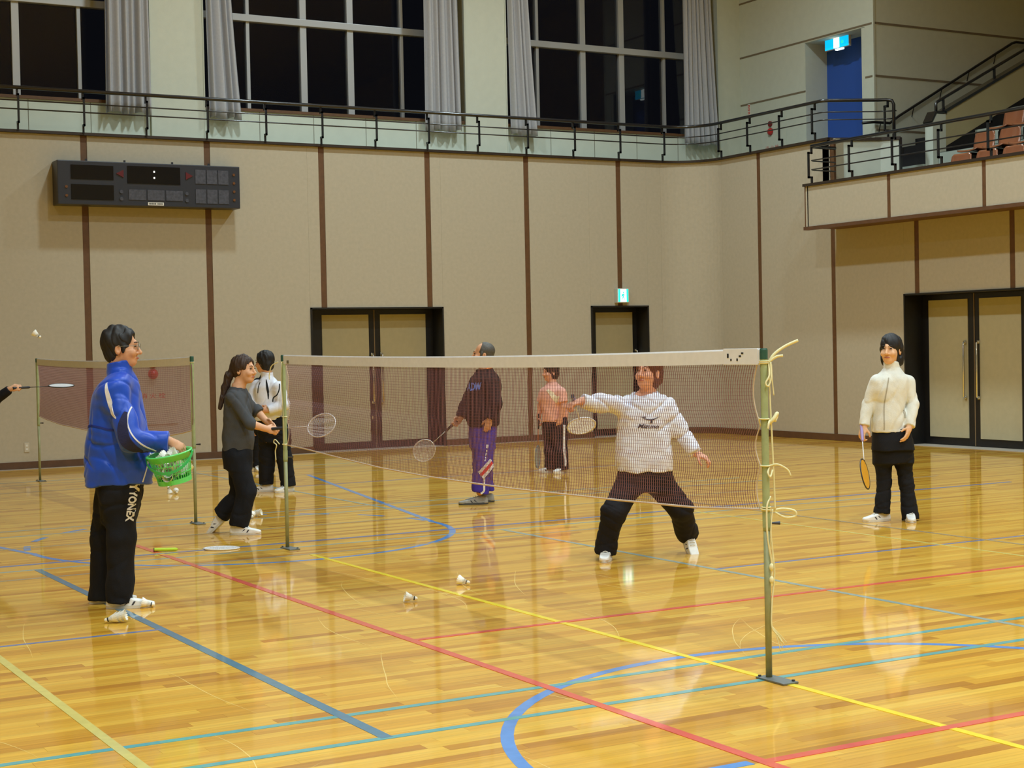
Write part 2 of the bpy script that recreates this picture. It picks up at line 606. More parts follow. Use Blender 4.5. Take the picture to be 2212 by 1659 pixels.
# ---- rounded corner of the hall
wall_c = struct(empty('wall_corner', (XR - RC, YB - RC, 0)))
def arc_shell(r0, r1, z0, z1, n=16):
    b = MB()
    vs = []
    for i in range(n + 1):
        a = math.pi / 2 * i / n
        for (r, z) in ((r0, z0), (r0, z1), (r1, z1), (r1, z0)):
            vs.append((r * math.cos(a), r * math.sin(a), z))
    fs = []
    for i in range(n):
        for k in range(4):
            fs.append((i * 4 + k, i * 4 + (k + 1) % 4, i * 4 + 4 + (k + 1) % 4, i * 4 + 4 + k))
    fs += [(0, 3, 2, 1), (n * 4, n * 4 + 1, n * 4 + 2, n * 4 + 3)]
    return b.poly(vs, fs)
arc_shell(RC, RC + 0.3, 0.10, LEDGE - 0.02).build('panel', M['panel'], wall_c, smooth=False)
arc_shell(RC - 0.015, RC + 0.05, 0.0, 0.105).build('baseboard', M['skirting'], wall_c)
arc_shell(RC - 0.05, RC + 0.1, LEDGE - 0.02, LEDGE + 0.02).build('ledge', M['ledge'], wall_c)

# ---- right wall
wall_r = struct(empty('wall_right', (XR, 0, 0)))
HR = [(9.03, 11.68, 0.0, 2.235)]
bk = MB()
for (a, b, c, d) in rects(YF, YB - RC, 0.0, LEDGE, HR):
    if b > 13.2 and a < 13.2:
        bk.box(0.045, 0.5, a, 13.2, c, min(d, 3.6)); bk.box(0.045, 0.5, 13.2, b, c, d)
    elif a >= 13.2: bk.box(0.045, 0.5, a, b, c, d)
    else: bk.box(0.045, 0.5, a, b, c, min(d, 3.6))
for (a, b, c, d) in HR:
    bk.box(0.40, 0.5, a - .05, b + .05, c, d + .05)
bk.build('wall_core', M['far'], wall_r)
ys = [YB - RC] + [15.06 - 1.823 * k for k in range(0, 19)] + [YF]
for i in range(len(ys) - 1):
    b, a = ys[i], ys[i + 1]
    top = LEDGE - 0.02 if a > 13.0 else 3.4
    for (p, q, c, d) in rects(a + 0.047, b - (0.047 if i else 0), 0.10, top, HR):
        if q - p > 0.01:
            box('panel', M['panel'], wall_r, 0.0, 0.05, p, q, c, d, bevel=0.004)
for k, a in enumerate(ys[1:-1]):
    for (p, q, c, d) in rects(a - 0.045, a + 0.045, 0.10, LEDGE - 0.02 if k < 2 else 3.4, HR):
        box('batten', M['strip'], wall_r, 0.008, 0.05, p, q, c, d)
for (a, b) in ((YF, 9.03), (11.68, YB - RC)):
    box('baseboard', M['skirting'], wall_r, -0.015, 0.05, a, b, 0.0, 0.105, bevel=0.003)

# ---- walls and roof out of view close the hall
wl = struct(box('wall_left', M['far'], None, XL - 0.3, XL, YF, YB + 2, 0, CEIL))
wf = struct(box('wall_front', M['far'], None, XL - 0.3, 20.5, YF - 0.3, YF, 0, CEIL))
ws = struct(box('wall_stand_back', M['far'], None, 20.0, 20.3, YF, 14.5, 3.0, CEIL))
cl = struct(box('ceiling', M['ceiling'], None, XL - 0.3, 20.5, YF - 0.3, 19.0, CEIL, CEIL + 0.2))

# ---- gallery: ledge and slab along the back and right walls
gal = struct(empty('gallery_floor', (0, 0, LEDGE)))
g = MB()
g.box(XL, XR - RC, YB + 0.045, 18.5, -0.2, -0.02)
g.box(XR - RC, 13.9, YB + .1, 18.5, -0.2, -0.02)
g.box(XR + .06, 14.4, 14.25, YB + .1, -0.2, -0.02)
g.prism([(XR + .06, 13.33), (12.75, 13.0), (12.95, 12.82), (13.1, 12.9), (13.1, 14.20), (XR + .06, 14.20)], 'z', -0.2, -0.02)
g.build('slab', M['tier'], gal)
box('ledge', M['ledge'], gal, XL, XR - RC, YB - 0.05, YB + 0.1, -0.02, 0.02)
box('ledge', M['ledge'], gal, XR - 0.05, XR + 0.1, 13.27, YB - RC, -0.02, 0.02)
# pale wall under the end of the gallery, above the lower balcony
MB().prism([(12.0, 13.3), (12.75, 12.95), (12.75, 13.1), (12.0, 13.45)], 'z', -1.4, -0.03).build('end_panel', M['parapet_white'], gal)
MB().prism([(12.75, 12.95), (12.95, 12.75), (13.05, 12.85), (12.85, 13.05)], 'z', -1.4, -0.03).build('end_panel', M['parapet_white'], gal)
MB().prism([(12.0, 13.27), (12.75, 12.92), (12.96, 12.72), (13.0, 12.76), (12.78, 12.98), (12.0, 13.34)], 'z', -0.035, 0.015).build('ledge', M['ledge'], gal)
box('end_post', M['rail'], gal, 12.95, 12.99, 12.72, 12.76, -1.0, 0.0)

# ---- upper back wall with three tall windows
YU = 17.8
wall_u = struct(empty('wall_upper_back', (0, YU, 0)))
BAYS = [(-7.40, -2.82), (-2.01, 2.57), (3.40, 7.98), (8.77, 13.29)]
PIL = [(-12.3, -7.40), (-2.82, -2.01), (2.57, 3.40), (7.98, 8.77), (13.29, 13.86)]
for (a, b) in PIL:
    MB().box(a, b, 0.0, 0.9, LEDGE - 0.2, CEIL).build('pilaster', M['cream'], wall_u, bevel=0.0)
    for e in (a, b):
        if -10 < e < 13.3:
            box('pilaster_edge', M['cream'], wall_u, e - 0.012, e + 0.012, -0.012, 0.02, LEDGE - 0.2, CEIL)
SILL, HEAD, TRANS = 5.40, 9.3, 6.90
for k, (a, b) in enumerate(BAYS):
    box('apron', M['parapet_white'], wall_u, a, b, 0.06, 0.52, LEDGE - 0.2, SILL - 0.045)
    for j in range(1, 5):
        xx = a + (b - a) * j / 5
        box('apron_joint', M['joint'], wall_u, xx - 0.004, xx + 0.004, 0.056, 0.07, LEDGE - 0.1, SILL - 0.05)
    box('lintel', M['cream'], wall_u, a, b, 0.06, 0.9, HEAD, CEIL)
    if k == 0:
        continue
    win = struct(empty('window_%d' % k, (a, YU, 0)))
    wd = b - a
    box('window_sill', M['strip'], win, 0, wd, 0.03, 0.56, SILL - 0.045, SILL)
    f0, f1 = 0.46, 0.56
    box('frame_member', M['alu'], win, 0, 0.05, f0, f1, SILL, HEAD)
    box('frame_member', M['alu'], win, wd - 0.05, wd, f0, f1, SILL, HEAD)
    box('frame_member', M['alu'], win, 0, wd, f0, f1, HEAD - 0.06, HEAD)
    box('frame_member', M['alu'], win, 0, wd, f0 + 0.01, f1, SILL, SILL + 0.03)
    mx_ = [(0.90, 0.028), (1.85, 0.055), (2.68, 0.055), (3.62, 0.028)]
    box('transom', M['alu'], win, 0.0, wd, f0 - 0.05, f1, TRANS - 0.055, TRANS + 0.055, bevel=0.006)
    for (mx0, hw) in mx_:
        box('mullion', M['alu'], win, mx0 - hw, mx0 + hw, f0 - 0.01, f1, SILL, HEAD, bevel=0.004)
    cuts = [0.0] + [m_[0] for m_ in mx_] + [wd]
    for j in range(5):
        for (z0, z1) in ((SILL, TRANS), (TRANS, HEAD)):
            box('pane', M['glass'], win, cuts[j] + 0.02, cuts[j + 1] - 0.02, f0 + 0.045, f0 + 0.051, z0 + 0.02, z1 - 0.02)

# ---- upper right wall with the recessed blue exit, and the stand's side wall
XU, YS = 13.8, 14.21
wall_ur = struct(empty('wall_upper_right', (XU, 0, 0)))
b = MB()
for (p, q, c, d) in rects(YS, YU + 0.3, LEDGE - 0.2, CEIL, [(14.42, 15.96, 0, 6.83)]):
    b.box(0.0, 0.28, p, q, c, d)
b.build('wall_core', M['cream'], wall_ur)
MB().box(0.006, 0.55, 15.954, 16.1, LEDGE - 0.2, 6.95).box(0.006, 0.55, 14.3, 14.426, LEDGE - 0.2, 6.95).box(0.006, 0.55, 14.3, 16.1, 6.824, 6.95).build('recess_lining', M['cream'], wall_ur)
box('blue_recess_wall', M['blue_wall'], wall_ur, 0.5, 0.56, 14.3, 16.1, LEDGE - 0.2, 6.9)
for z in (5.98, 6.86, 7.86, 8.86):
    for (p, q) in ((YS - 0.0, 14.42), (15.96, YU)) if z < 6.8 else ((YS, YU),):
        box('wall_groove', M['groove'], wall_ur, -0.004, 0.01, p, q, z - 0.016, z + 0.016)
box('corner_edge', M['cream'], wall_ur, -0.014, 0.02, YS - 0.014, YS + 0.02, LEDGE - 0.2, CEIL)
wall_ss = struct(empty('wall_stand_side', (0, YS, 0)))
box('wall_core', M['cream'], wall_ss, XU + 0.006, 20.2, -0.006, 0.3, 3.5, CEIL)
for z in (5.08, 5.98, 6.86, 7.86):
    box('wall_groove', M['groove'], wall_ss, XU + 0.02, 20.0, -0.010, 0.0, z - 0.018, z + 0.018)

# ---- curtains
def curtain(name, label, x0, x1, b0, b1, seed, zb=5.20, zt=9.2):
    rg = random.Random(seed)
    nf = max(4, int((b1 - b0) / 0.115))
    n, m = nf * 10, 24
    vs, fs = [], []
    ph = [rg.uniform(0, 6.28) for _ in range(nf + 2)]
    for j in range(m + 1):
        t = j / m
        z = zt + (zb - zt) * t
        t2 = min(1.0, max(0.0, (zt - z) / (zt - zb)))
        e0, e1 = x0 + (b0 - x0) * t2 ** 1.5, x1 + (b1 - x1) * t2 ** 1.5
        for i in range(n + 1):
            u = i / n
            amp = 0.045 + 0.025 * math.sin(3.1 * u * nf + ph[0]) + 0.012 * t2
            yy = amp * math.sin(2 * math.pi * nf * u + 0.9 * math.sin(2.3 * u * nf + ph[1]) + 0.35 * t2 * math.sin(5 * u + ph[2]))
            xx = e0 + (e1 - e0) * (u + 0.012 * math.sin(9 * u + 2 * t + ph[3]))
            vs.append((xx, -0.10 + yy, z + (0.02 * math.sin(12 * u + ph[1]) if j == m else 0)))
    for j in range(m):
        for i in range(n):
            a = j * (n + 1) + i
            fs.append((a, a + 1, a + n + 2, a + n + 1))
    me = bpy.data.meshes.new(name)
    me.from_pydata(vs, [], fs)
    me.materials.append(M['curtain'])
    me.polygons.foreach_set('use_smooth', [True] * len(me.polygons))
    o = link(name, me)
    o.location = (0, YU, 0)
    s = o.modifiers.new('thick', 'SOLIDIFY')
    s.thickness = 0.004
    tag(o, label, 'curtain', 'grey curtains at the tall windows')
curtain('curtain', 'grey curtain left of the pale pilaster above the scoreboard', 1.86, 2.52, 1.83, 2.53, 1)
curtain('curtain', 'grey curtain just right of the pale pilaster above the scoreboard', 3.40, 3.76, 3.44, 3.97, 2)
curtain('curtain', 'grey curtain at the right end of the middle window', 7.18, 7.78, 7.16, 7.84, 3)
curtain('curtain', 'slim grey curtain at the left end of the window that mirrors the exit sign', 8.77, 9.10, 8.82, 9.31, 4)
curtain('curtain', 'grey curtain nearest the rounded corner of the hall', 12.42, 13.02, 12.40, 13.22, 5)

# ---- gallery railing
def rail_post(b, x, y, z0, z1, dx, dy, w=0.0135):
    """flat bar that jogs outward between its ends (dx, dy = way to the court)"""
    o = 0.06
    t = 0.028
    h = z1 - z0
    def bar(x0, y0, za, zb): b.box(x0 - w, x0 + w, y0 - w, y0 + w, za, zb)
    bar(x, y, z0, z0 + 0.13)
    bar(x + dx * o, y + dy * o, z0 + 0.10, z1 - 0.09)
    bar(x, y, z1 - 0.12, z1)
    for zz in (z0 + 0.115, z1 - 0.105):
        b.box(min(x, x + dx * o) - w, max(x, x + dx * o) + w, min(y, y + dy * o) - w, max(y, y + dy * o) + w, zz - 0.015, zz + 0.015)
rail1 = empty('gallery_railing', (0, 0, 0))
tag(rail1, 'long black gallery railing above the back wall curving round the corner', 'railing')
zt = 5.33
cx_, cy_ = XR - RC, YB - RC
rr_ = RC - 0.07
path = [(XL, YB - 0.07)] + [(cx_ + rr_ * math.cos(a), cy_ + rr_ * math.sin(a)) for a in [math.pi / 2 * (1 - i / 12) for i in range(13)]] + [(XR - 0.07, 13.42)]
path += [(XR - 0.05, 13.36), (XR + 0.02, 13.29), (12.70, 12.97), (12.82, 12.88)]
MB().tube([(x, y, zt) for x, y in path] + [(12.885, 12.82, zt - 0.02), (12.90, 12.80, zt - 0.08), (12.90, 12.80, LEDGE)], 0.027, 8).build('top_rail', M['rail'], rail1, smooth=True)
for z in (5.15, 5.03):
    MB().tube([(x, y, z) for x, y in path] + [(12.93, 12.77, z)], 0.010, 6).build('mid_rail', M['rail'], rail1, smooth=True)
for i in range(-13, 13):
    x = 0.34 + 0.911 * i
    if XL + .1 < x < 11.0 or i == 12:
        x = min(x, 11.28)
        b = MB(); rail_post(b, x, YB - 0.05, LEDGE, zt, 0, -1); b.build('post', M['rail'], rail1)
for y in (15.99, 15.20, 14.37, 13.56):
    b = MB(); rail_post(b, XR - 0.05, y, LEDGE, zt, -1, 0); b.build('post', M['rail'], rail1)
b = MB(); rail_post(b, 12.84, 12.87, LEDGE, zt, -0.6, 0.5); b.build('post', M['rail'], rail1)

# ---- lower balcony (front of the stand) with its railing
XB = 11.40
BT, BB = 3.97, 3.28
balc = struct(empty('balcony', (XB, 0, 0)))
box('balcony_deck', M['strip'], balc, 0.03, 1.2, YF, 13.1, BB + 0.02, 3.62)
box('front_core', M['far'], balc, 0.03, 0.12, YF, 13.13, BB + 0.02, BT - 0.02)
by = [13.16 - 1.823 * k for k in range(0, 18)]
for i in range(len(by) - 1):
    box('panel', M['panel'], balc, 0.0, 0.04, by[i + 1] + 0.035, by[i] - 0.035, BB + 0.05, BT - 0.02, bevel=0.003)
for yv in by:
    box('batten', M['strip'], balc, 0.006, 0.04, yv - 0.033, yv + 0.033, BB + 0.05, BT - 0.02)
box('lower_trim', M['skirting'], balc, -0.02, 0.08, YF, 13.2, BB, BB + 0.05)
box('ledge', M['ledge'], balc, -0.03, 0.15, YF, 13.2, BT - 0.02, BT + 0.02)
box('end_panel', M['panel'], balc, 0.0, 0.62, 13.10, 13.16, BB + 0.05, BT - 0.02)
rail2 = empty('balcony_railing', (0, 0, 0))
tag(rail2, 'black stepped-post railing along the lower balcony in front of the brown seats', 'railing')
ZR = 4.565
MB().tube([(12.0, 13.15, ZR), (XB + 0.12, 13.13, ZR), (XB + 0.06, 13.08, ZR), (XB + 0.06, YF, ZR)], 0.027, 8).build('top_rail', M['rail'], rail2, smooth=True)
for z in (4.345, 4.205):
    MB().tube([(12.0, 13.15, z), (XB + 0.12, 13.13, z), (XB + 0.06, 13.08, z), (XB + 0.06, YF, z)], 0.010, 6).build('mid_rail', M['rail'], rail2, smooth=True)
for k in range(20):
    b = MB(); rail_post(b, XB + 0.06, 13.08 - 0.912 * k, BT, ZR, -1, 0); b.build('post', M['rail'], rail2)

# ---- seating stand
stand = struct(empty('seating_stand', (0, 0, 0)))
for i in range(9):
    x0 = 12.05 + 0.8 * i
    z1 = 3.70 + 0.4 * i
    box('tier', M['tier'], stand, x0, 20.0, YF, 12.60, z1 - 0.42 if i else 3.3, z1)
    box('tread', M['tread'], stand, x0 + 0.03, x0 + 0.8, YF, 12.60, z1, z1 + 0.012)
# sloping parapet between the stand and the stair, with its end post and dark stringer
par = struct(empty('stair_parapet', (0, 12.62, 0)))
MB().prism([(13.80, 3.6), (13.80, 5.14), (18.2, 7.30), (18.2, 3.6)], 'y', 0.0, 0.15).build('parapet_wall', M['stair_wall'], par)
MB().prism([(13.80, 5.14), (18.2, 7.30), (18.2, 7.34), (13.78, 5.18)], 'y', -0.02, 0.17).build('parapet_cap', M['rail'], par)
MB().prism([(13.54, 3.6), (13.54, 4.98), (13.63, 5.12), (13.82, 5.12), (13.82, 3.6)], 'y', -0.01, 0.16).build('end_post', M['parapet_white'], par)
MB().prism([(13.52, 4.97), (13.62, 5.13), (13.84, 5.13), (13.84, 5.16), (13.60, 5.16), (13.50, 4.99)], 'y', -0.02, 0.17).build('post_cap', M['rail'], par)
MB().prism([(13.83, 4.62), (18.0, 6.68), (18.0, 6.38), (13.83, 4.32)], 'y', -0.012, 0.0).build('stringer', M['tread'], par)
# stair flight beyond the parapet
stair = struct(empty('stair_flight', (0, 0, 0)))
for i in range(16):
    x0 = 13.2 + 0.3 * i
    zt_ = 4.03 + 0.156 * (i + 1)
    box('step', M['tier'] if i < 2 else M['tread'], stair, x0, x0 + 0.3, 12.79, YS - 0.01, 3.6, zt_)
for i in range(2):
    box('low_step', M['tier'], stair, 12.97 + 0.1 * i, 13.2, 12.62, YS - 0.01, 3.6, 3.85 + 0.14 * i)
# handrails
h1 = empty('stair_handrail', (0, 0, 0))
tag(h1, 'black wall handrail climbing beside the stair, higher of the two sloping rails', 'handrail')
MB().tube([(13.45, YS - 0.09, 5.16), (13.70, YS - 0.09, 5.19), (14.05, YS - 0.09, 5.19), (14.26, YS - 0.09, 5.32), (16.95, YS - 0.09, 6.74), (17.05, YS - 0.09, 6.77), (17.6, YS - 0.09, 6.77)], 0.024, 8).build('rail', M['rail'], h1, smooth=True)
for xx in (13.85, 14.6, 15.25, 15.9, 16.55):
    zz = 5.19 if xx < 14.1 else 5.32 + (xx - 14.26) * 0.528
    MB().tube([(xx, YS - 0.09, zz - 0.02), (xx, YS - 0.07, zz - 0.07), (xx + .03, YS - 0.01, zz - 0.16)], 0.008, 5).build('bracket', M['rail'], h1)
h2 = empty('parapet_handrail', (0, 0, 0))
tag(h2, 'short black rail on posts along the top of the sloping parapet', 'handrail')
hy = 12.70
MB().tube([(13.70, hy, 5.14), (13.70, hy, 5.29), (13.74, hy, 5.33), (18.0, hy, 7.43)], 0.024, 8).build('rail', M['rail'], h2, smooth=True)
for xx in (13.86, 15.0, 16.2, 17.4):
    zz = 5.14 + (xx - 13.8) * 0.491
    box('post', M['rail'], h2, xx - 0.016, xx + 0.016, hy - 0.016, hy + 0.016, zz, zz + 0.24)

# ---- brown seats on the stand
def seat_shell():
    prof = [(-0.22, 0.225), (-0.20, 0.245), (-0.05, 0.235), (0.08, 0.225), (0.135, 0.25), (0.165, 0.32), (0.185, 0.43), (0.20, 0.53), (0.198, 0.56)]
    vs, fs = [], []
    n = 8
    for j, (x, z) in enumerate(prof):
        e = 1.0
        if j >= 7: e = (0.93, 0.72)[j - 7]
        if j == 0: e = 0.85
        for i in range(n + 1):
            u = -1 + 2 * i / n
            bow = 0.02 * (u * u)
            vs.append((x - bow * (1 if j > 4 else 0.3), u * 0.205 * e, z + (0.018 * u * u if j <= 4 else 0)))
    for j in range(len(prof) - 1):
        for i in range(n):
            a = j * (n + 1) + i
            fs.append((a, a + 1, a + n + 2, a + n + 1))
    bm = bmesh.new()
    bv = [bm.verts.new(v) for v in vs]
    for f_ in fs: bm.faces.new([bv[i] for i in f_])
    bm.normal_update()
    bmesh.ops.solidify(bm, geom=bm.faces[:], thickness=0.014)
    me = bpy.data.meshes.new('shell')
    bm.to_mesh(me); bm.free()
    me.materials.append(M['seat_brown'])
    me.polygons.foreach_set('use_smooth', [True] * len(me.polygons))
    return me
shell = seat_shell()
brk = MB().box(-0.02, 0.02, -0.16, 0.16, 0.0, 0.222).box(-0.15, 0.12, -0.02, 0.02, 0.19, 0.222).mesh('bracket', M['seat_dark'])
ROWN = ('front', 'second', 'third')
ORD = ('first', 'second', 'third', 'fourth', 'fifth', 'sixth', 'seventh')
for rw, (x, z, y0, cnt) in enumerate([(12.40, 3.712, 11.06, 6), (13.18, 4.112, 11.34, 5), (13.96, 4.512, 11.48, 4)]):
    for k in range(cnt):
        s = empty('stand_seat', (x, y0 - 0.5 * k, z))
        link('shell', shell, s); link('bracket', brk, s)
        tag(s, 'brown plastic stand seat, %s from the stair post in the %s row behind the balcony' % (ORD[k], ROWN[rw]), 'seat', 'brown plastic seats on the stand')
ob = MB().box(-0.09, 0.09, -0.14, 0.14, 0.0, 0.20).build('plastic_box', M['orange'], None, bevel=0.02)
ob.location = (12.0, 11.62, 3.885)
ob.location = (11.70, 11.27, 3.63)
tag(ob, 'small orange box behind the balcony railing near the pale stair post', 'box')

# ---- doors
def double_door(n, org, ax, x0, x1, leafs, htop, hole_top, handles, single=False):
    """door set 0.33 back in a black lined opening. ax maps (along, depth, z) to the wall"""
    d = struct(empty('door_%d' % n, org))
    def B(nm, m, a0, a1, d0, d1, z0, z1, par=d, bevel=0.0):
        if ax == 'x': return box(nm, m, par, a0, a1, d0, d1, z0, z1, bevel=bevel)
        return box(nm, m, par, d0, d1, a0, a1, z0, z1, bevel=bevel)
    lo, hi = min(x0, x1), max(x0, x1)
    B('jamb', M['black_frame'], lo, lo + 0.025, -0.02, 0.40, 0.0, hole_top)
    B('jamb', M['black_frame'], hi - 0.025, hi, -0.02, 0.40, 0.0, hole_top)
    B('head', M['black_frame'], lo, hi, -0.02, 0.40, hole_top - 0.02, hole_top + 0.005)
    B('threshold', M['sill_metal'], lo, hi, -0.03, 0.36, 0.0005, 0.006)
    for (l0, l1, p0, p1) in leafs:
        B('leaf', M['black_frame'], l0, l1, 0.335, 0.375, 0.012, htop)
        B('leaf_panel', M['door_panel'], p0, p1, 0.322, 0.34, 0.12, 2.135, bevel=0.003)
    if not single:
        c = (leafs[0][1] + leafs[1][0]) / 2 if leafs[0][1] <= leafs[1][0] else (leafs[0][0] + leafs[1][1]) / 2
        B('meeting_stile', M['seam'], c - 0.008, c + 0.008, 0.328, 0.336, 0.012, htop)
    for (hx, z0, z1) in handles:
        pts = [(hx, 0.335, z0), (hx, 0.285, z0), (hx, 0.27, z0 + 0.015), (hx, 0.27, z1 - 0.015), (hx, 0.285, z1), (hx, 0.335, z1)]
        if ax != 'x': pts = [(p[1], p[0], p[2]) for p in pts]
        MB().tube(pts, 0.014, 8).build('pull_handle', M['chrome'], d, smooth=True)
        for z in (z0, z1):
            B('handle_foot', M['chrome'], hx - 0.022, hx + 0.022, 0.30, 0.335, z - 0.022, z + 0.022, bevel=0.006)
    return d
double_door(1, (0, YB, 0), 'x', 4.67, 6.96, [(4.72, 5.885, 4.99, 5.79), (5.895, 6.94, 5.99, 6.80)], 2.21, 2.235, [(5.835, 0.74, 1.50), (6.00, 0.74, 1.50)])
MB().box(5.815, 5.835, 0.325, 0.336, 0.47, 0.52).build('lock', M['chrome'], bpy.data.objects['door_1'])
double_door(2, (0, YB, 0), 'x', 9.77, 10.95, [(9.80, 10.93, 10.07, 10.83)], 2.21, 2.235, [(10.885, 0.98, 1.47)], single=True)
double_door(3, (XR, 0, 0), 'y', 9.03, 11.68, [(9.06, 10.62, 9.75, 10.52), (10.63, 11.66, 10.745, 11.52)], 2.21, 2.235, [(10.53, 0.71, 1.51), (10.785, 0.71, 1.51)])

# ---- scoreboard
sb = empty('scoreboard', (2.14, YB - 0.30, 3.70))
tag(sb, 'long dark electronic scoreboard, unlit, mounted high on the back wall', 'scoreboard')
box('casing', M['dark_metal'], sb, -1.335, 1.335, 0.0, 0.298, 0.0, 0.62, bevel=0.012)
def cell(nm, m, u0, u1, v0, v1, par=sb, dpt=-0.008):
    return box(nm, m, par, -1.335 + 2.67 * u0, -1.335 + 2.67 * u1, dpt, 0.004, 0.62 * v0, 0.62 * v1)
for (u0, u1, v0, v1) in ((0.07, 0.295, 0.58, 0.90), (0.07, 0.295, 0.12, 0.46), (0.37, 0.66, 0.52, 0.92)):
    cell('glass_pane', M['board_glass'], u0, u1, v0, v1)
for k in range(3):
    cell('digit_cell', M['board_cell'], 0.375 + 0.102 * k, 0.468 + 0.102 * k, 0.14, 0.38)
    for v in (0.10, 0.56):
        cell('digit_cell', M['board_cell'], 0.745 + 0.065 * k, 0.803 + 0.065 * k, v, v + 0.33)
for (u, s) in ((0.33, -1), (0.71, 1)):
    x0 = -1.335 + 2.67 * u
    MB().prism([(x0 - s * 0.05, 0.40), (x0 + s * 0.055, 0.455), (x0 - s * 0.05, 0.51)], 'y', -0.012, 0.002).build('arrow', M['dead_red'], sb)
for u in (0.335, 0.695):
    for v in (0.16, 0.32):
        MB().lathe([(0.026, 0.0), (0.026, 0.012)], 14).build('lamp', M['board_cell'], sb)
        o = bpy.data.objects[-1] if False else sb.children[-1]
        o.location = (-1.335 + 2.67 * u, 0.0, 0.62 * v); o.rotation_euler = (math.pi / 2, 0, 0)
for (u, n0, n1) in ((0.045, 0, 2), (0.965, 0, 4)):
    for k in range(n0, n1):
        MB().lathe([(0.02, 0.0), (0.02, 0.010)], 12).build('lamp', M['dead_amber'], sb)
        o = sb.children[-1]
        o.location = (-1.335 + 2.67 * u, 0.0, 0.62 * (0.2 + 0.2 * k)); o.rotation_euler = (math.pi / 2, 0, 0)
for v in (0.66, 0.80):
    cell('colon_dot', M['lit_dot'], 0.512, 0.520, v - 0.02, v + 0.02, dpt=-0.012)
lb = cell('maker_label', M['label_white'], 0.478, 0.565, 0.025, 0.095, dpt=-0.010)
for k in range(13):
    if k == 7: continue
    u = 0.484 + 0.0058 * k
    cell('label_stroke', M['ink'], u, u + 0.0034, 0.04, 0.08, par=sb, dpt=-0.0115)
for x in (-0.9, -0.35, 0.35, 0.9):
    box('mount_bolt', M['dark_metal'], sb, x - 0.012, x + 0.012, 0.1, 0.13, 0.62, 0.66)

# ---- emergency exit sign over the single door
def exit_small():
    e = empty('exit_sign', (10.375, YB, 2.285))
    tag(e, 'small lit green and white exit sign over the single door', 'exit sign')
    box('case', M['sign_case'], e, -0.125, 0.125, -0.09, 0.0, 0.0, 0.25, bevel=0.008)
    box('lit_panel', M['sign_white'], e, -0.10, 0.10, -0.094, -0.085, 0.02, 0.232)
    for s in (-1, 1):
        box('green_field', M['sign_green'], e, s * 0.062, s * 0.10, -0.097, -0.09, 0.02, 0.232)
    man = MB()
    man.box(-0.012, 0.012, -0.097, -0.09, 0.165, 0.19)
    man.prism([(-0.02, 0.155), (0.012, 0.160), (0.03, 0.12), (0.022, 0.115), (0.01, 0.14), (0.004, 0.11), (0.028, 0.05), (0.018, 0.046), (-0.006, 0.095), (-0.03, 0.05), (-0.04, 0.056), (-0.014, 0.11), (-0.03, 0.12), (-0.038, 0.10), (-0.046, 0.104), (-0.035, 0.135)], 'y', -0.097, -0.09)
    man.build('running_figure', M['sign_green'], e)
exit_small()
def exit_big():
    e = empty('exit_sign', (14.0, 15.03, 6.65))
    tag(e, 'wide lit blue exit sign hanging in the recess beside the stand', 'exit sign')
    box('case', M['sign_case'], e, 0.0, 0.05, 0.0, 0.63, -0.01, 0.24, bevel=0.006)
    box('blue_field', M['sign_blue'], e, -0.006, 0.0, 0.015, 0.615, 0.0, 0.23)
    box('lit_doorway', M['sign_white'], e, -0.012, -0.005, 0.245, 0.385, 0.004, 0.226)
    box('arrow_mark', M['sign_green'], e, -0.010, -0.005, 0.14, 0.20, 0.06, 0.11)
    box('lamp_slot', M['sign_white'], e, 0.0, 0.05, 0.18, 0.36, -0.035, -0.01)
    box('hanger', M['sign_case'], e, 0.02, 0.03, 0.1, 0.12, 0.23, 0.30)
    box('hanger', M['sign_case'], e, 0.02, 0.03, 0.5, 0.52, 0.23, 0.30)
exit_big()

# ---- fire hydrant cabinet front on the back wall, with lamp, bell and lettering
hy_ = empty('fire_hydrant_cabinet', (2.18, YB - 0.001, 0.55))
tag(hy_, 'wall hydrant cabinet with red lamp, bell and red characters behind the far net', 'hydrant')
box('door', M['panel'], hy_, -0.36, 0.36, -0.012, 0.0, 0.0, 0.95, bevel=0.004)
def disc(nm, m, par, r, y0, y1, x, z, n=20, dome=False):
    prof = [(r, 0), (r, y1 - y0)] if not dome else [(r, 0), (r * 0.9, (y1 - y0) * 0.5), (r * 0.55, (y1 - y0) * 0.85), (0.001, (y1 - y0))]
    o = MB().lathe(prof, n).build(nm, m, par, smooth=dome)
    o.rotation_euler = (math.pi / 2, 0, 0)
    o.location = (x, y0 * -1, z)
    return o
disc('bell', M['red_dark'], hy_, 0.045, 0.012, 0.04, 0.0, 0.87)
disc('lamp_plate', M['red_ink'], hy_, 0.075, 0.012, 0.02, 0.0, 0.74)
disc('lamp', M['red_lamp'], hy_, 0.06, 0.02, 0.085, 0.0, 0.74, dome=True)
text_on('lettering', '消 火 栓', 0.085, (-0.01, -0.0135, 0.415), (1, 0, 0), (0, 0, 1), M['red_ink'], hy_, sx=1.25)
h2_ = empty('fire_hydrant_cabinet', (XU, 16.92, 4.73))
tag(h2_, 'hydrant fitting with red lamp on the gallery wall behind the railing', 'hydrant')
box('door', M['cream'], h2_, -0.012, 0.0, -0.42, 0.30, 0.10, 0.98, bevel=0.004)
def disc_x(nm, m, par, r, d0, d1, y, z, dome=False):
    prof = [(r, 0), (r, d1 - d0)] if not dome else [(r, 0), (r * 0.9, (d1 - d0) * 0.5), (r * 0.55, (d1 - d0) * 0.85), (0.001, (d1 - d0))]
    o = MB().lathe(prof, 18).build(nm, m, par, smooth=dome)
    o.rotation_euler = (0, -math.pi / 2, 0)
    o.location = (-d0, y, z)
disc_x('bell', M['red_dark'], h2_, 0.05, 0.012, 0.04, 0.0, 0.80)
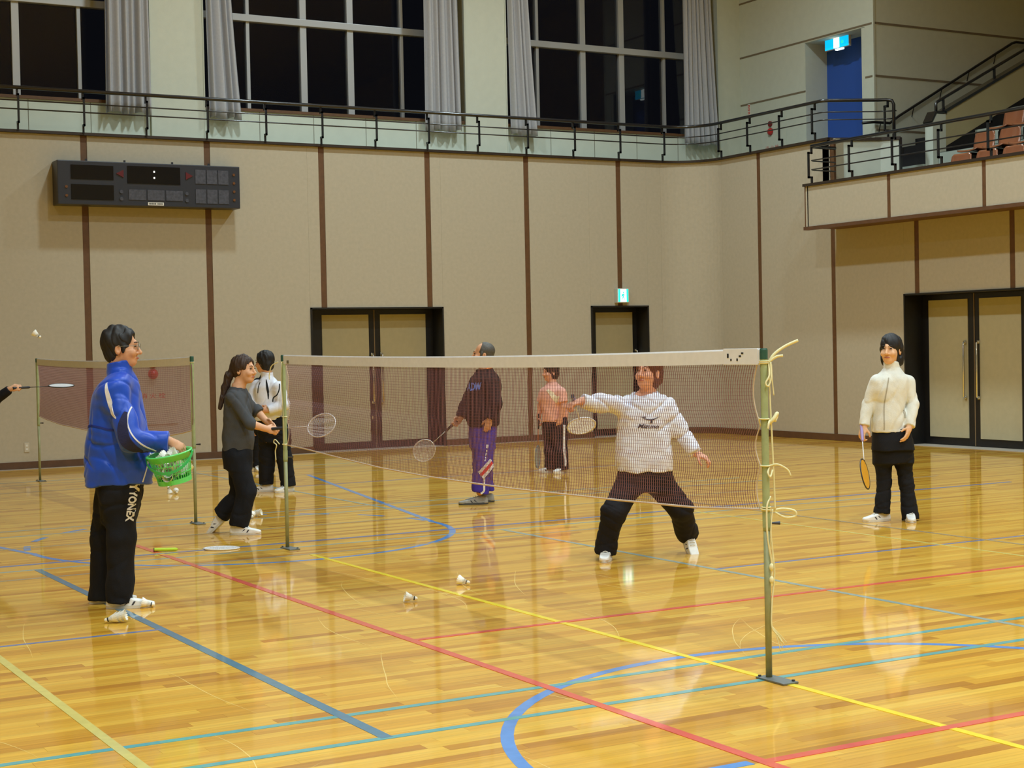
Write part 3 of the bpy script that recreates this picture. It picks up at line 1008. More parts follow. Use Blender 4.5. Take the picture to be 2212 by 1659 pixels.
disc_x('lamp', M['red_lamp'], h2_, 0.07, 0.012, 0.08, 0.0, 0.66, dome=True)
text_on('lettering', '消 火 栓', 0.085, (-0.0135, -0.03, 0.36), (0, -1, 0), (0, 0, 1), M['red_ink'], h2_, sx=1.25)
vs_ = empty('wall_notice', (XU, 17.55, 5.72))
tag(vs_, 'narrow vertical red lettered notice on the gallery wall by the corner', 'notice')
box('plate', M['label_white'], vs_, -0.006, 0.0, -0.035, 0.035, 0.0, 0.26)
for k in range(4):
    box('character', M['red_ink'], vs_, -0.009, -0.005, -0.026, 0.026, 0.012 + 0.062 * k, 0.056 + 0.062 * k)
    box('character_gap', M['label_white'], vs_, -0.010, -0.008, -0.012, 0.012, 0.026 + 0.062 * k, 0.040 + 0.062 * k)
ot = empty('wall_outlet', (0.35, YB, 0.24))
tag(ot, 'small power outlet low on the back wall at the left', 'outlet')
box('plate', M['outlet'], ot, -0.035, 0.035, -0.008, 0.0, 0.0, 0.13, bevel=0.003)
for z in (0.04, 0.09):
    box('socket', M['label_white'], ot, -0.014, 0.014, -0.011, -0.005, z - 0.014, z + 0.014)
# ------------------------------------------------------------------ nets and posts
def net_post(name, label, loc, near):
    p = empty(name, loc)
    tag(p, label, 'net post', 'green badminton posts')
    s = 1.0
    MB().lathe([(0.0155, 0.006), (0.0155, 0.74)], 14).build('lower_tube', M['post_low'], p, smooth=True)
    MB().lathe([(0.0168, 0.70), (0.0172, 0.715), (0.0172, 1.505), (0.0168, 1.51)], 16).build('upper_tube', M['post_green'], p, smooth=True)
    MB().lathe([(0.0188, 1.505), (0.0188, 1.548), (0.016, 1.556)], 16).build('cap', M['post_cap'], p)
    MB().lathe([(0.0188, 0.715), (0.0188, 0.79)], 14).build('collar', M['post_green'], p)
    MB().tube([(0.018, -0.012, 0.735), (0.052, -0.036, 0.735)], [0.005, 0.009], 8).build('wing_bolt', M['dark_metal'], p)
    bp = MB().box(-0.045, 0.045, -0.16, 0.045, 0.0, 0.010).build('base_plate', M['steel_plate'], p, bevel=0.003)
    for (x, y) in ((-0.03, 0.033), (0.03, -0.14)):
        o = MB().lathe([(0.008, 0.012), (0.008, 0.017)], 8).build('bolt', M['dark_metal'], p)
        o.location = (x, y, 0)
    return p
net_post('net_post', 'nearest green net post with cream tie ropes', (0, 0.0, 0), True)
net_post('net_post', 'green post at the far end of the near net', (0, 6.1, 0), False)
net_post('net_post', 'green post of the far net standing beside the green basket', (0, 8.40, 0), False)
net_post('net_post', 'thin green post of the far net close to the back wall', (0, 14.55, 0), False)

def make_net(name, label, y0, y1, top, bot, cell, tape_h, sag, seed, scallop):
    """netting in the plane X=0 between two posts; bot and top give z at fractions of the span"""
    root = empty(name, (0, y0, 0))
    tag(root, label, 'net')
    Ls = y1 - y0
    fr = [a for a, _ in bot]
    def zb(t): return float(np.interp(t, fr, [b for _, b in bot]))
    def ztp(t): return top - sag * 4 * t * (1 - t)
    g0, g1 = 0.045, Ls - 0.045
    def edge(v, side):
        """scalloped side edge: how far the netting draws in from the post"""
        a = 0.0
        for (c0, c1, dep) in scallop:
            if c0 <= v <= c1:
                a = dep * math.sin(math.pi * (v - c0) / (c1 - c0))
        return a
    def P(u, v):
        """u along 0..1, v from the tape down 0..1"""
        e0, e1 = edge(v, 0), edge(v, 1)
        y = (g0 + e0) + (g1 - e1 - g0 - e0) * u
        t = y / Ls
        zt_, zb_ = ztp(t) - tape_h * 0.9, zb(t)
        bulge = 0.012 * math.sin(3.1 * v) * math.sin(7 * u + seed)
        return (bulge, y, zt_ + (zb_ - zt_) * v)
    nu, nv = int((g1 - g0) / cell), int(0.72 / cell)
    wd = cell * 0.165
    wh = cell * 0.105
    vs, fs = [], []
    def thread(pts, horizontal):
        n = len(vs)
        h = (wh if horizontal else wd) / 2
        for (x, y, z) in pts:
            if horizontal:
                vs.append((x - h, y, z - h * .6)); vs.append((x - h, y, z + h * .6)); vs.append((x + h, y, z))
            else:
                vs.append((x - h, y - h * .6, z)); vs.append((x - h, y + h * .6, z)); vs.append((x + h, y, z))
        for i in range(len(pts) - 1):
            a = n + 3 * i
            for k in range(3):
                fs.append((a + k, a + (k + 1) % 3, a + 3 + (k + 1) % 3, a + 3 + k))
    SV = 16
    for i in range(nu + 1):
        thread([P(i / nu, j / SV) for j in range(SV + 1)], False)
    SU = 60
    for j in range(nv + 1):
        thread([P(i / SU, j / nv) for i in range(SU + 1)], True)
    me = bpy.data.meshes.new('netting')
    me.from_pydata(vs, [], fs)
    me.materials.append(M['cord'])
    tag(link('netting', me, root), kind='stuff')
    # white top tape, two layers folded over the cord
    n = 40
    b = MB()
    tv, tf = [], []
    for i in range(n + 1):
        y = g0 - 0.02 + (g1 - g0 + 0.04) * i / n
        z = ztp(y / Ls)
        w = 0.0016 * math.sin(i * 1.7)
        for (dx, dz) in ((-0.006, -tape_h), (-0.007, -0.004), (-0.003, 0.004), (0.003, 0.004), (0.007, -0.004), (0.006, -tape_h)):
            tv.append((dx + w, y, z + dz))
    for i in range(n):
        for k in range(6):
            tf.append((i * 6 + k, i * 6 + (k + 1) % 6, i * 6 + 6 + (k + 1) % 6, i * 6 + 6 + k))
    tf += [(0, 5, 4, 3, 2, 1), tuple(n * 6 + k for k in range(6))]
    b.poly(tv, tf).build('top_tape', M['tape'], root)
    # rope threaded along the bottom and sides
    MB().tube([P(i / 60, 1.0) for i in range(61)], 0.0055, 6).build('bottom_rope', M['rope_pink'], root, smooth=True)
    for u in (0.0, 1.0):
        MB().tube([P(u, j / 30) for j in range(31)], 0.0035, 5).build('side_cord', M['rope_pink'], root, smooth=True)
    return root, P
net1, P1 = make_net('badminton_net', 'near badminton net with white tape stretched across the foreground court', 0.0, 6.1, 1.553,
                    [(0, .80), (.09, .765), (.2, .75), (.4, .732), (.58, .735), (.7, .75), (.84, .79), (.93, .82), (1, .835)], 0.018, 0.068, 0.025, 1.0,
                    [(0.0, 0.43, 0.045), (0.43, 0.71, 0.04), (0.71, 1.0, 0.03)])
net2, P2 = make_net('badminton_net', 'far badminton net behind the person in the blue jacket', 8.40, 14.55, 1.55,
                    [(0, .87), (.05, .83), (.1, .80), (.21, .75), (.45, .725), (.62, .73), (.82, .755), (.95, .80), (1, .83)], 0.020, 0.075, 0.035, 2.0,
                    [(0.0, 1.0, 0.05)])
# printed panel at the tape's near end, with dark reinforcing marks
pt = MB()
pt.box(-0.009, 0.009, 0.035, 0.30, 1.478, 1.556)
pt.build('tape_sleeve', M['tape'], net1, bevel=0.002)
for (y, z, w, h) in ((0.262, 1.522, 0.006, 0.010), (0.238, 1.502, 0.005, 0.005), (0.19, 1.503, 0.005, 0.006), (0.168, 1.520, 0.008, 0.004), (0.15, 1.534, 0.008, 0.004)):
    box('tape_mark', M['ink'], net1, -0.0105, -0.008, y - w, y + w, z - h, z + h)
for (y, z) in ((5.98, 1.50),):
    box('tape_mark', M['joint'], net1, -0.0105, -0.008, y - 0.02, y + 0.02, z - 0.012, z + 0.012)
# tie ropes on the posts
def rope(nm, pts, r=0.006, par=net1, m='rope'):
    sm = []
    pts = [Vector(p) for p in pts]
    for i in range(len(pts) - 1):
        p0, p1, p2, p3 = pts[max(i - 1, 0)], pts[i], pts[i + 1], pts[min(i + 2, len(pts) - 1)]
        for k in range(6):
            t = k / 6
            sm.append(0.5 * ((2 * p1) + (p2 - p0) * t + (2 * p0 - 5 * p1 + 4 * p2 - p3) * t * t + (3 * p1 - p0 - 3 * p2 + p3) * t ** 3))
    sm.append(pts[-1])
    return MB().tube(sm, r, 6).build(nm, M[m], par, smooth=True)
def ring(z, r=0.0205, rr=0.0035, par=net1, y=0.0, m='rope'):
    return MB().tube([(r * math.cos(a), y + r * math.sin(a), z) for a in [math.tau * k / 16 for k in range(17)]], rr, 6).build('rope_loop', M[m], par, smooth=True)
ring(1.495); ring(1.487)
E0 = 0.03   # ropes hang on the court side of the post
rx, ry = 0.018, -0.011
rope('tie_rope', [(rx, ry, 1.49), (.002, -0.036, 1.43), (-0.018, -0.034, 1.395), (-.008, -0.04, 1.38), (rx - .005, -0.036, 1.42), (rx + .005, ry - .01, 1.49)], 0.0045)
rope('tie_rope', [(rx, ry, 1.49), (rx + .03, ry - .01, 1.53), (rx + .08, ry - .03, 1.565), (rx + .13, ry - .06, 1.59)], 0.0067)
rope('tie_rope', [(rx, ry, 1.49), (rx + .03, ry - .02, 1.515), (rx + .055, ry - .04, 1.52)], 0.0060)
rope('tie_rope', [(rx + .01, ry - .01, 1.48), (rx + .012, ry - .012, 1.40), (rx + .018, ry - .014, 1.335)], 0.0030)
rope('long_rope', [(rx, ry, 1.48), (rx + .005, ry - .002, 1.30), (rx + .012, ry - .004, 1.10), (rx + .018, ry - .006, 0.90), (rx + .02, ry - .006, 0.80)], 0.0045)
ring(1.225); ring(1.005); ring(0.81); ring(0.795)
for z, v in ((1.225, .43), (1.005, .71), (0.80, 1.0)):
    q = P1(0.0, v)
    rope('tie_rope', [q, (-.014, 0.024, z), (-0.026, 0.0, z + .001), (-.012, -0.025, z), (rx - .008, ry - .008, z)], 0.0030)
rope('knot', [(rx - .01, ry, 1.20), (rx + .01, ry - .02, 1.225), (rx + .03, ry - .02, 1.25), (rx + .035, ry - .01, 1.235), (rx + .02, ry - .015, 1.215)], 0.0090)
rope('tie_rope', [(rx, ry, 1.22), (rx - .02, ry - .02, 1.205), (rx - .025, ry - .02, 1.18)], 0.0053)
rope('tie_rope', [(rx, ry, 1.005), (rx + .03, ry - .02, 1.01), (rx + .07, ry - .04, 0.985), (rx + .085, ry - .045, 0.955)], 0.0045)
rope('tie_rope', [(rx - .005, ry, 1.0), (rx - .03, ry - .02, 0.975), (rx - .02, ry - .025, 0.955), (rx + .005, ry - .01, 0.985)], 0.0045)
rope('tie_rope', [(rx + .02, ry, 0.795), (rx + .06, ry - .02, 0.80), (rx + .10, ry - .05, 0.79), (rx + .105, ry - .05, 0.765), (rx + .06, ry - .03, 0.76), (rx + .02, ry - .005, 0.785)], 0.0053)
rope('tie_rope', [(rx, ry, 0.86), (rx - .03, ry - .01, 0.82), (rx - .035, ry - .012, 0.74), (rx - .03, ry - .012, 0.66), (rx - .01, ry - .01, 0.56), (rx - .012, ry - .012, 0.53)], 0.0045)
rope('tie_rope', [(rx + .01, ry, 0.80), (rx - .01, ry - .01, 0.70), (rx, ry - .01, 0.58), (rx - .012, ry - .012, 0.47)], 0.0037)
rope('tie_rope', [(rx + .005, ry, 0.62), (rx + .012, ry - .005, 0.50), (rx - .01, ry - .01, 0.36), (rx - .015, ry - .012, 0.25), (rx + .01, ry - .02, 0.21), (rx + .03, ry - .03, 0.175)], 0.0037)
for k in range(4):
    rope('frayed_end', [(rx - .012, ry - .012, 0.25), (rx + .005 + .008 * k, ry - .02, 0.205), (rx + .02 + .012 * k, ry - .03, 0.17 - .012 * (3 - k))], 0.0019)
for (x, y, z) in ((rx - .012, ry - .012, 0.53), (rx - .012, ry - .012, 0.47)):
    MB().ellipsoid((x, y, z), (0.011, 0.011, 0.018), 8, 6).build('knot', M['rope'], net1, smooth=True)
# far post of the near net
ring(1.50, y=6.1); ring(0.84, y=6.1)
rope('tie_rope', [(-.03, 6.13, 1.50), (-.06, 6.20, 1.47), (-.07, 6.23, 1.40), (-.07, 6.23, 1.36)], 0.0045)
rope('long_rope', [(-.03, 6.06, 1.50), (-.045, 6.04, 1.35), (-.04, 6.03, 1.15), (-.035, 6.03, 0.95), (-.03, 6.05, 0.84)], 0.0030)
rope('tie_rope', [(-.04, 6.12, 0.84), (-.05, 6.19, 0.875), (-.05, 6.22, 0.85), (-.05, 6.16, 0.83), (-.05, 6.19, 0.78), (-.05, 6.18, 0.71)], 0.0045)
rope('tie_rope', [P1(1.0, 1.0), (-.035, 6.07, .84)], 0.0045)
ring(1.06, y=6.1)
rope('tie_rope', [(-.03, 6.13, 1.06), (-.05, 6.18, 1.05)], 0.0045)
# far net ties
ring(1.50, par=net2, y=0.0, m='rope')
rope('side_rope', [(-.01, -.02, 1.48), (-.012, -.03, 1.2), (-.01, -.025, 1.0), (-.01, 0.0, .88)], 0.004, net2, 'cord')

# ------------------------------------------------------------------ shuttlecocks
def shuttle_meshes():
    cork = MB().lathe([(0.0005, 0.0), (0.007, 0.0012), (0.0115, 0.006), (0.0130, 0.013), (0.0130, 0.020), (0.0128, 0.025)], 14).mesh('cork', M['cork'], True)
    band = MB().lathe([(0.01335, 0.0195), (0.01345, 0.0255), (0.0115, 0.0262)], 14).mesh('band', M['band'])
    b = MB()
    n = 16
    for k in range(n):
        a0 = math.tau * k / n
        def pt(a, r, z): return (r * math.cos(a), r * math.sin(a), z)
        w = math.tau / n
        # quill
        b.poly([pt(a0 - .05, .011, .022), pt(a0 + .05, .011, .022), pt(a0 + .03, .0215, .05), pt(a0 - .03, .0215, .05)], [(0, 1, 2, 3)])
        # vane: overlaps its neighbour, rounded tip
        b.poly([pt(a0 - .12 * w, .0165, .038), pt(a0 + .30 * w, .0168, .038), pt(a0 + .62 * w, .0250, .062), pt(a0 + .62 * w, .0325, .079),
                pt(a0 + .25 * w, .0342, .0865), pt(a0 - .30 * w, .0336, .083), pt(a0 - .52 * w, .0245, .060)], [(0, 1, 2, 6), (6, 2, 3, 5), (5, 3, 4)])
        for z, r in ((.034, .0158), (.045, .0198)):
            b.poly([pt(a0, r, z - .0008), pt(a0 + w, r, z - .0008), pt(a0 + w, r, z + .0008), pt(a0, r, z + .0008)], [(0, 1, 2, 3)])
    skirt = b.mesh('skirt', M['feather'])
    return cork, band, skirt
SHM = shuttle_meshes()
def orient(o, axis, roll=0.0):
    """point local +Z along axis"""
    q = Vector(axis).normalized().to_track_quat('Z', 'Y')
    o.rotation_mode = 'QUATERNION'
    o.rotation_quaternion = q @ Matrix.Rotation(roll, 3, 'Z').to_quaternion()
def shuttle(loc, axis, label, group='shuttlecocks on the floor', roll=0.0, scale=1.0):
    s = empty('shuttlecock', loc)
    orient(s, axis, roll)
    s.scale = (scale,) * 3
    for nm, me in zip(('cork', 'band', 'skirt'), SHM):
        link(nm, me, s)
    tag(s, label, 'shuttlecock', group)
    return s
def lying(x, y, ang, label, group='shuttlecocks on the floor', off=0.0, roll=0.0):
    """lies on the floor, skirt opening towards ang (degrees)"""
    a = math.radians(ang)
    d = Vector((math.cos(a), math.sin(a), 0))
    tilt = 0.245
    ax = Vector((d.x, d.y, math.tan(tilt)))
    p = Vector((x, y, 0.0155)) + ax.normalized() * off
    return shuttle(p, ax, label, group, roll)
SCR = -29.6   # screen-right direction in the plan
lying(-0.335, 3.055, SCR + 180 + 12, 'shuttlecock lying left of the yellow line, cork to the right')
lying(0.245, 3.445, SCR + 180 - 20, 'shuttlecock lying just beyond the yellow line, open skirt showing')
for k, w_ in enumerate(('first', 'middle', 'last')):
    lying(-2.20, 3.46, SCR + 2, 'nested shuttlecock on the floor before the white shoes, %s of three from the cork end' % w_, 'nested shuttlecocks on the floor', off=0.024 * k, roll=k * .3)
lying(-1.775, 3.85, SCR + 180 + 10, 'shuttlecock resting against the toe of the white shoe')
shuttle((0.74, 11.61, 0.0873), (0.25, -0.1, -1), 'shuttlecock standing on its skirt under the basket, left of the pair')
lying(0.80, 11.47, SCR + 180 - 70, 'shuttlecock under the basket, right of the pair')
for k, w_ in enumerate(('first', 'middle', 'last')):
    lying(0.585, 8.60, SCR - 8, 'nested shuttlecock beyond the running person, %s of three from the cork end' % w_, 'nested shuttlecocks on the floor', off=0.026 * k, roll=k * .3)
lying(0.56, 8.42, SCR + 100, 'shuttlecock half hidden behind the running person')
shuttle((-1.15, 9.36, 1.76), (-0.6, 0.3, 0.5), 'shuttlecock flying at the left edge against the back wall', 'shuttlecock in flight')

# ------------------------------------------------------------------ rackets
def racket(name, label, butt, direction, normal, frame_m, grip_m, shaft_m, string_m, gauge=0.0016, group='badminton rackets'):
    """origin at the butt, shaft along +X, string bed in the XY plane"""
    X = Vector(direction).normalized()
    Z = Vector(normal)
    Z = (Z - X * Z.dot(X)).normalized()
    Y = Z.cross(X)
    r = empty(name)
    r.matrix_world = Matrix(((X.x, Y.x, Z.x, butt[0]), (X.y, Y.y, Z.y, butt[1]), (X.z, Y.z, Z.z, butt[2]), (0, 0, 0, 1)))
    tag(r, label, 'racket', group)
    MB().tube([(0, 0, 0), (0.006, 0, 0), (0.17, 0, 0), (0.185, 0, 0)], [0.0155, 0.0145, 0.0135, 0.008], 8).build('grip', grip_m, r, smooth=True)
    MB().tube([(-0.003, 0, 0), (0.003, 0, 0)], 0.0158, 10).build('butt_cap', M['ink'], r)
    MB().tube([(0.18, 0, 0), (0.40, 0, 0)], 0.0042, 8).build('shaft', shaft_m, r, smooth=True)
    cx0, a, bb = 0.535, 0.140, 0.108
    MB().tube([(cx0 + a * math.cos(t), bb * math.sin(t), 0) for t in [math.tau * k / 40 for k in range(41)]], 0.0058, 8, caps=False).build('frame', frame_m, r, smooth=True)
    MB().tube([(0.385, 0, 0), (0.402, 0, 0)], [0.005, 0.008], 8).build('throat', frame_m, r, smooth=True)
    b = MB()
    sp = 0.0095
    k = -12
    while k <= 12:
        y = k * sp
        if abs(y) < bb - .004:
            h = a * math.sqrt(1 - (y / bb) ** 2)
            b.box(cx0 - h, cx0 + h, y - gauge / 2, y + gauge / 2, -gauge / 2, gauge / 2)
        k += 1
    k = -15
    while k <= 15:
        x = k * sp
        if abs(x) < a - .004:
            h = bb * math.sqrt(1 - (x / a) ** 2)
            b.box(cx0 + x - gauge / 2, cx0 + x + gauge / 2, -h, h, -gauge / 2 + .0006, gauge / 2 + .0006)
        k += 1
    tag(b.build('string_bed', string_m, r), kind='stuff')
    return r
RM = dict(white=mat('racket_white', rgb(232, 232, 235), 0.25, coat=0.5), lime=mat('grip_lime', rgb(186, 218, 40), 0.6), cream=mat('racket_cream', rgb(214, 186, 110), 0.3),
          gold=mat('string_gold', rgb(232, 180, 60), 0.5), dark=mat('racket_dark', rgb(40, 40, 44), 0.3), violet=mat('grip_violet', rgb(160, 140, 190), 0.6),
          grey=mat('string_grey', rgb(190, 200, 200), 0.5), wstr=mat('string_white', rgb(236, 236, 238), 0.5), blue=mat('grip_blue', rgb(130, 150, 220), 0.6),
          rust=mat('racket_rust', rgb(190, 100, 50), 0.35), teal=mat('racket_teal', rgb(90, 130, 140), 0.3), grip_dark=mat('grip_dark', rgb(46, 44, 48), 0.6))
racket('racket', 'racket lying on the floor with a lime green grip', (-0.955, 6.565, 0.0175), (0.86, -0.30, -0.016), (0, 0, 1), RM['white'], RM['lime'], RM['cream'], RM['wstr'], 0.0034)

# ------------------------------------------------------------------ green shuttle basket (hangs from the hand)
RR = Vector((math.cos(YAW), -math.sin(YAW), 0))
FH = Vector((math.sin(YAW), math.cos(YAW), 0))
def view_pt(base, s, d, z):
    """person frame (right, away, up) to the hall"""
    return Vector((base[0], base[1], 0)) + RR * s + FH * d + Vector((0, 0, z))
# ------------------------------------------------------------------ people: signed-distance modelling, one continuous surface per body or garment
class Field:
    def __init__(self, lo, hi, h):
        self.h = h
        self.lo = np.array(lo, np.float32)
        self.n = (np.ceil((np.array(hi) - np.array(lo)) / h).astype(int) + 1)
        self.ax = [self.lo[i] + h * np.arange(self.n[i], dtype=np.float32) for i in range(3)]
        self.a = np.full(tuple(self.n), 0.25, np.float32)
    def sub(self, lo, hi):
        s = []
        for i in range(3):
            i0 = max(0, int((lo[i] - self.lo[i]) / self.h) - 1)
            i1 = min(self.n[i], int((hi[i] - self.lo[i]) / self.h) + 3)
            if i1 <= i0: return None
            s.append(slice(i0, i1))
        return tuple(s)
    def grid(self, s):
        return (self.ax[0][s[0]][:, None, None], self.ax[1][s[1]][None, :, None], self.ax[2][s[2]][None, None, :])
    def add(self, prim, k=0.01, cut=None, op='u'):
        lo, hi, fn = prim
        m = k + 3 * self.h + (0.02 if op == 'u' else 0)
        s = self.sub([v - m for v in lo], [v + m for v in hi])
        if s is None: return self
        X, Y, Z = self.grid(s)
        d = fn(X, Y, Z)
        if cut is not None:
            (px, py, pz), (nx, ny, nz) = cut
            d = np.maximum(d, (X - px) * nx + (Y - py) * ny + (Z - pz) * nz)
        A = self.a[s]
        if op == 'u':
            h = np.clip(0.5 + 0.5 * (A - d) / k, 0, 1)
            self.a[s] = A * (1 - h) + d * h - k * h * (1 - h)
        else:      # smooth subtraction
            d = -d
            h = np.clip(0.5 - 0.5 * (A - d) / k, 0, 1)
            self.a[s] = A * (1 - h) + d * h + k * h * (1 - h)
        return self
    def noise(self, amp, freq, seed, zs=0.5):
        r = np.random.RandomState(seed)
        X, Y, Z = self.grid((slice(None),) * 3)
        m = np.abs(self.a) < 0.04
        idx = np.nonzero(m)
        x, y, z = self.ax[0][idx[0]], self.ax[1][idx[1]], self.ax[2][idx[2]]
        acc = np.zeros(len(x), np.float32)
        wx = 0.02 * np.sin(9 * z + 7 * x + r.rand() * 6)
        wy = 0.02 * np.sin(8 * z - 6 * y + r.rand() * 6)
        for i in range(7):
            v = r.randn(3)
            v /= np.linalg.norm(v)
            v *= freq * (0.6 + 1.4 * r.rand())
            v[2] *= zs * 2
            acc += np.sin((x + wx) * v[0] + (y + wy) * v[1] + z * v[2] + r.rand() * 6.28)
        env = 0.5 + 0.5 * np.sin(7.3 * x + 6.1 * z + r.rand() * 6) * np.sin(6.1 * y - 8.7 * z + r.rand() * 6)
        self.a[idx] += amp * (0.35 + env) * acc / 2.6
        return self
    def crease(self, amp, freq, seed, tilt=0.6):
        """narrow pressed-in creases"""
        r = np.random.RandomState(seed)
        idx = np.nonzero(np.abs(self.a) < 0.04)
        x, y, z = self.ax[0][idx[0]], self.ax[1][idx[1]], self.ax[2][idx[2]]
        acc = np.zeros(len(x), np.float32)
        for i in range(5):
            th = r.rand() * 6.28
            v = np.array((math.cos(th), math.sin(th), (r.rand() * 2 - 1) * tilt * 2)) * freq * (0.7 + 0.7 * r.rand())
            ph = x * v[0] + y * v[1] + z * v[2] + 1.1 * np.sin(5 * z + 6 * x + r.rand() * 6) + r.rand() * 6
            m = np.clip(np.sin(x * 9 * (r.rand() - .5) * 2 + y * 8 * (r.rand() - .5) * 2 + z * (5 + 5 * r.rand()) + r.rand() * 6), 0, 1)
            acc += (1 - np.abs(np.sin(ph))) ** 4 * m
        self.a[idx] += amp * acc
        return self
    def clip(self, p, nrm):
        X, Y, Z = self.grid((slice(None),) * 3)
        self.a = np.maximum(self.a, (X - p[0]) * nrm[0] + (Y - p[1]) * nrm[1] + (Z - p[2]) * nrm[2])
        return self
    def mesh(self, name, material):
        v = self.a
        s = v < 0
        c = np.zeros(tuple(self.n - 1), np.int8)
        for i in (0, 1):
            for j in (0, 1):
                for k in (0, 1):
                    c += s[i:s.shape[0] - 1 + i, j:s.shape[1] - 1 + j, k:s.shape[2] - 1 + k]
        act = (c > 0) & (c < 8)
        I = np.argwhere(act)
        N = len(I)
        pos = np.zeros((N, 3), np.float32)
        cnt = np.zeros(N, np.float32)
        cor = [(i, j, k) for i in (0, 1) for j in (0, 1) for k in (0, 1)]
        val = {q: v[I[:, 0] + q[0], I[:, 1] + q[1], I[:, 2] + q[2]] for q in cor}
        for q in cor:
            for ax in range(3):
                if q[ax] == 0:
                    q2 = tuple(1 if t == ax else q[t] for t in range(3))
                    a, b = val[q], val[q2]
                    m = (a < 0) != (b < 0)
                    t = a[m] / (a[m] - b[m])
                    for e in range(3):
                        pos[m, e] += q[e] + (t if e == ax else 0)
                    cnt[m] += 1
        pos = (pos / cnt[:, None] + I) * self.h + self.lo
        ids = np.full(act.shape, -1, np.int32)
        ids[act] = np.arange(N)
        quads = []
        for ax in range(3):
            o1, o2 = [(1, 2), (2, 0), (0, 1)][ax]
            sl0 = [slice(None)] * 3; sl1 = [slice(None)] * 3
            sl0[ax] = slice(0, -1); sl1[ax] = slice(1, None)
            A, B = s[tuple(sl0)], s[tuple(sl1)]
            for flip in (False, True):
                E = np.argwhere((A & ~B) if not flip else (~A & B))
                if len(E) == 0: continue
                ok = (E[:, o1] > 0) & (E[:, o2] > 0) & (E[:, o1] < self.n[o1] - 1) & (E[:, o2] < self.n[o2] - 1)
                E = E[ok]
                q = []
                for (d1, d2) in ((-1, -1), (0, -1), (0, 0), (-1, 0)):
                    F = E.copy()
                    F[:, o1] += d1
                    F[:, o2] += d2
                    q.append(ids[F[:, 0], F[:, 1], F[:, 2]])
                q = np.stack(q, 1)
                if flip: q = q[:, ::-1]
                quads.append(q)
        Q = np.concatenate(quads).astype(np.int32)
        Q = Q[(Q >= 0).all(1)]
        me = bpy.data.meshes.new(name)
        me.vertices.add(N)
        me.vertices.foreach_set('co', pos.ravel())
        me.loops.add(len(Q) * 4)
        me.loops.foreach_set('vertex_index', Q.ravel())
        me.polygons.add(len(Q))
        me.polygons.foreach_set('loop_start', np.arange(0, len(Q) * 4, 4, dtype=np.int32))
        me.polygons.foreach_set('use_smooth', np.ones(len(Q), bool))
        me.update(calc_edges=True)
        me.validate()
        if material: me.materials.append(material)
        return me

def rc(a, b, r1, r2):
    """tapered capsule"""
    a, b = np.array(a, float), np.array(b, float)
    rm = max(r1, r2)
    ba = b - a
    L2 = max(float(ba @ ba), 1e-9)
    def fn(X, Y, Z):
        t = np.clip(((X - a[0]) * ba[0] + (Y - a[1]) * ba[1] + (Z - a[2]) * ba[2]) / L2, 0, 1)
        return np.sqrt((X - a[0] - t * ba[0]) ** 2 + (Y - a[1] - t * ba[1]) ** 2 + (Z - a[2] - t * ba[2]) ** 2) - (r1 + (r2 - r1) * t)
    return np.minimum(a, b) - rm, np.maximum(a, b) + rm, fn

def ell(c, r, B=None):
    """ellipsoid with optional 3x3 basis (rows = local axes)"""
    c, r = np.array(c, float), np.array(r, float)
    B = np.eye(3) if B is None else np.array(B)
    R_ = float(r.max())
    def fn(X, Y, Z):
        x, y, z = X - c[0], Y - c[1], Z - c[2]
        q = [x * B[i][0] + y * B[i][1] + z * B[i][2] for i in range(3)]
        k0 = np.sqrt(sum((q[i] / r[i]) ** 2 for i in range(3)))
        k1 = np.sqrt(sum((q[i] / r[i] ** 2) ** 2 for i in range(3))) + 1e-6
        return k0 * (k0 - 1) / k1
    return c - R_, c + R_, fn

def loft(rows, grow=0.0, pw=2.4):
    """stack of (z, s, half_s, d, half_d) sections"""
    rows = sorted(rows)
    z = np.array([r[0] for r in rows])
    cs, hs, cd, hd = [np.array([r[i] for r in rows]) for i in (1, 2, 3, 4)]
    lo = (min(cs - hs) - grow, min(cd - hd) - grow, z[0] - grow)
    hi = (max(cs + hs) + grow, max(cd + hd) + grow, z[-1] + grow)
    def fn(X, Y, Z):
        zz = Z.ravel()
        zf = np.linspace(z[0], z[-1], 120)
        def it(v):
            w = np.interp(zf, z, v)
            w = np.convolve(np.pad(w, 5, mode='edge'), np.ones(11) / 11, mode='valid')
            return np.interp(zz, zf, w)[None, None, :]
        a, b, c_, d_ = it(cs), it(hs) + grow, it(cd), it(hd) + grow
        x, y = np.abs(X - a) / b, np.abs(Y - c_) / d_
        k = (x ** pw + y ** pw + 1e-9) ** (1 / pw)
        dd = (k - 1) * np.minimum(b, d_)
        dz = np.maximum(z[0] - Z, Z - z[-1])
        return np.maximum(dd, dz)
    return lo, hi, fn

def nrm(v):
    v = np.array(v, float)
    return v / max(np.linalg.norm(v), 1e-9)

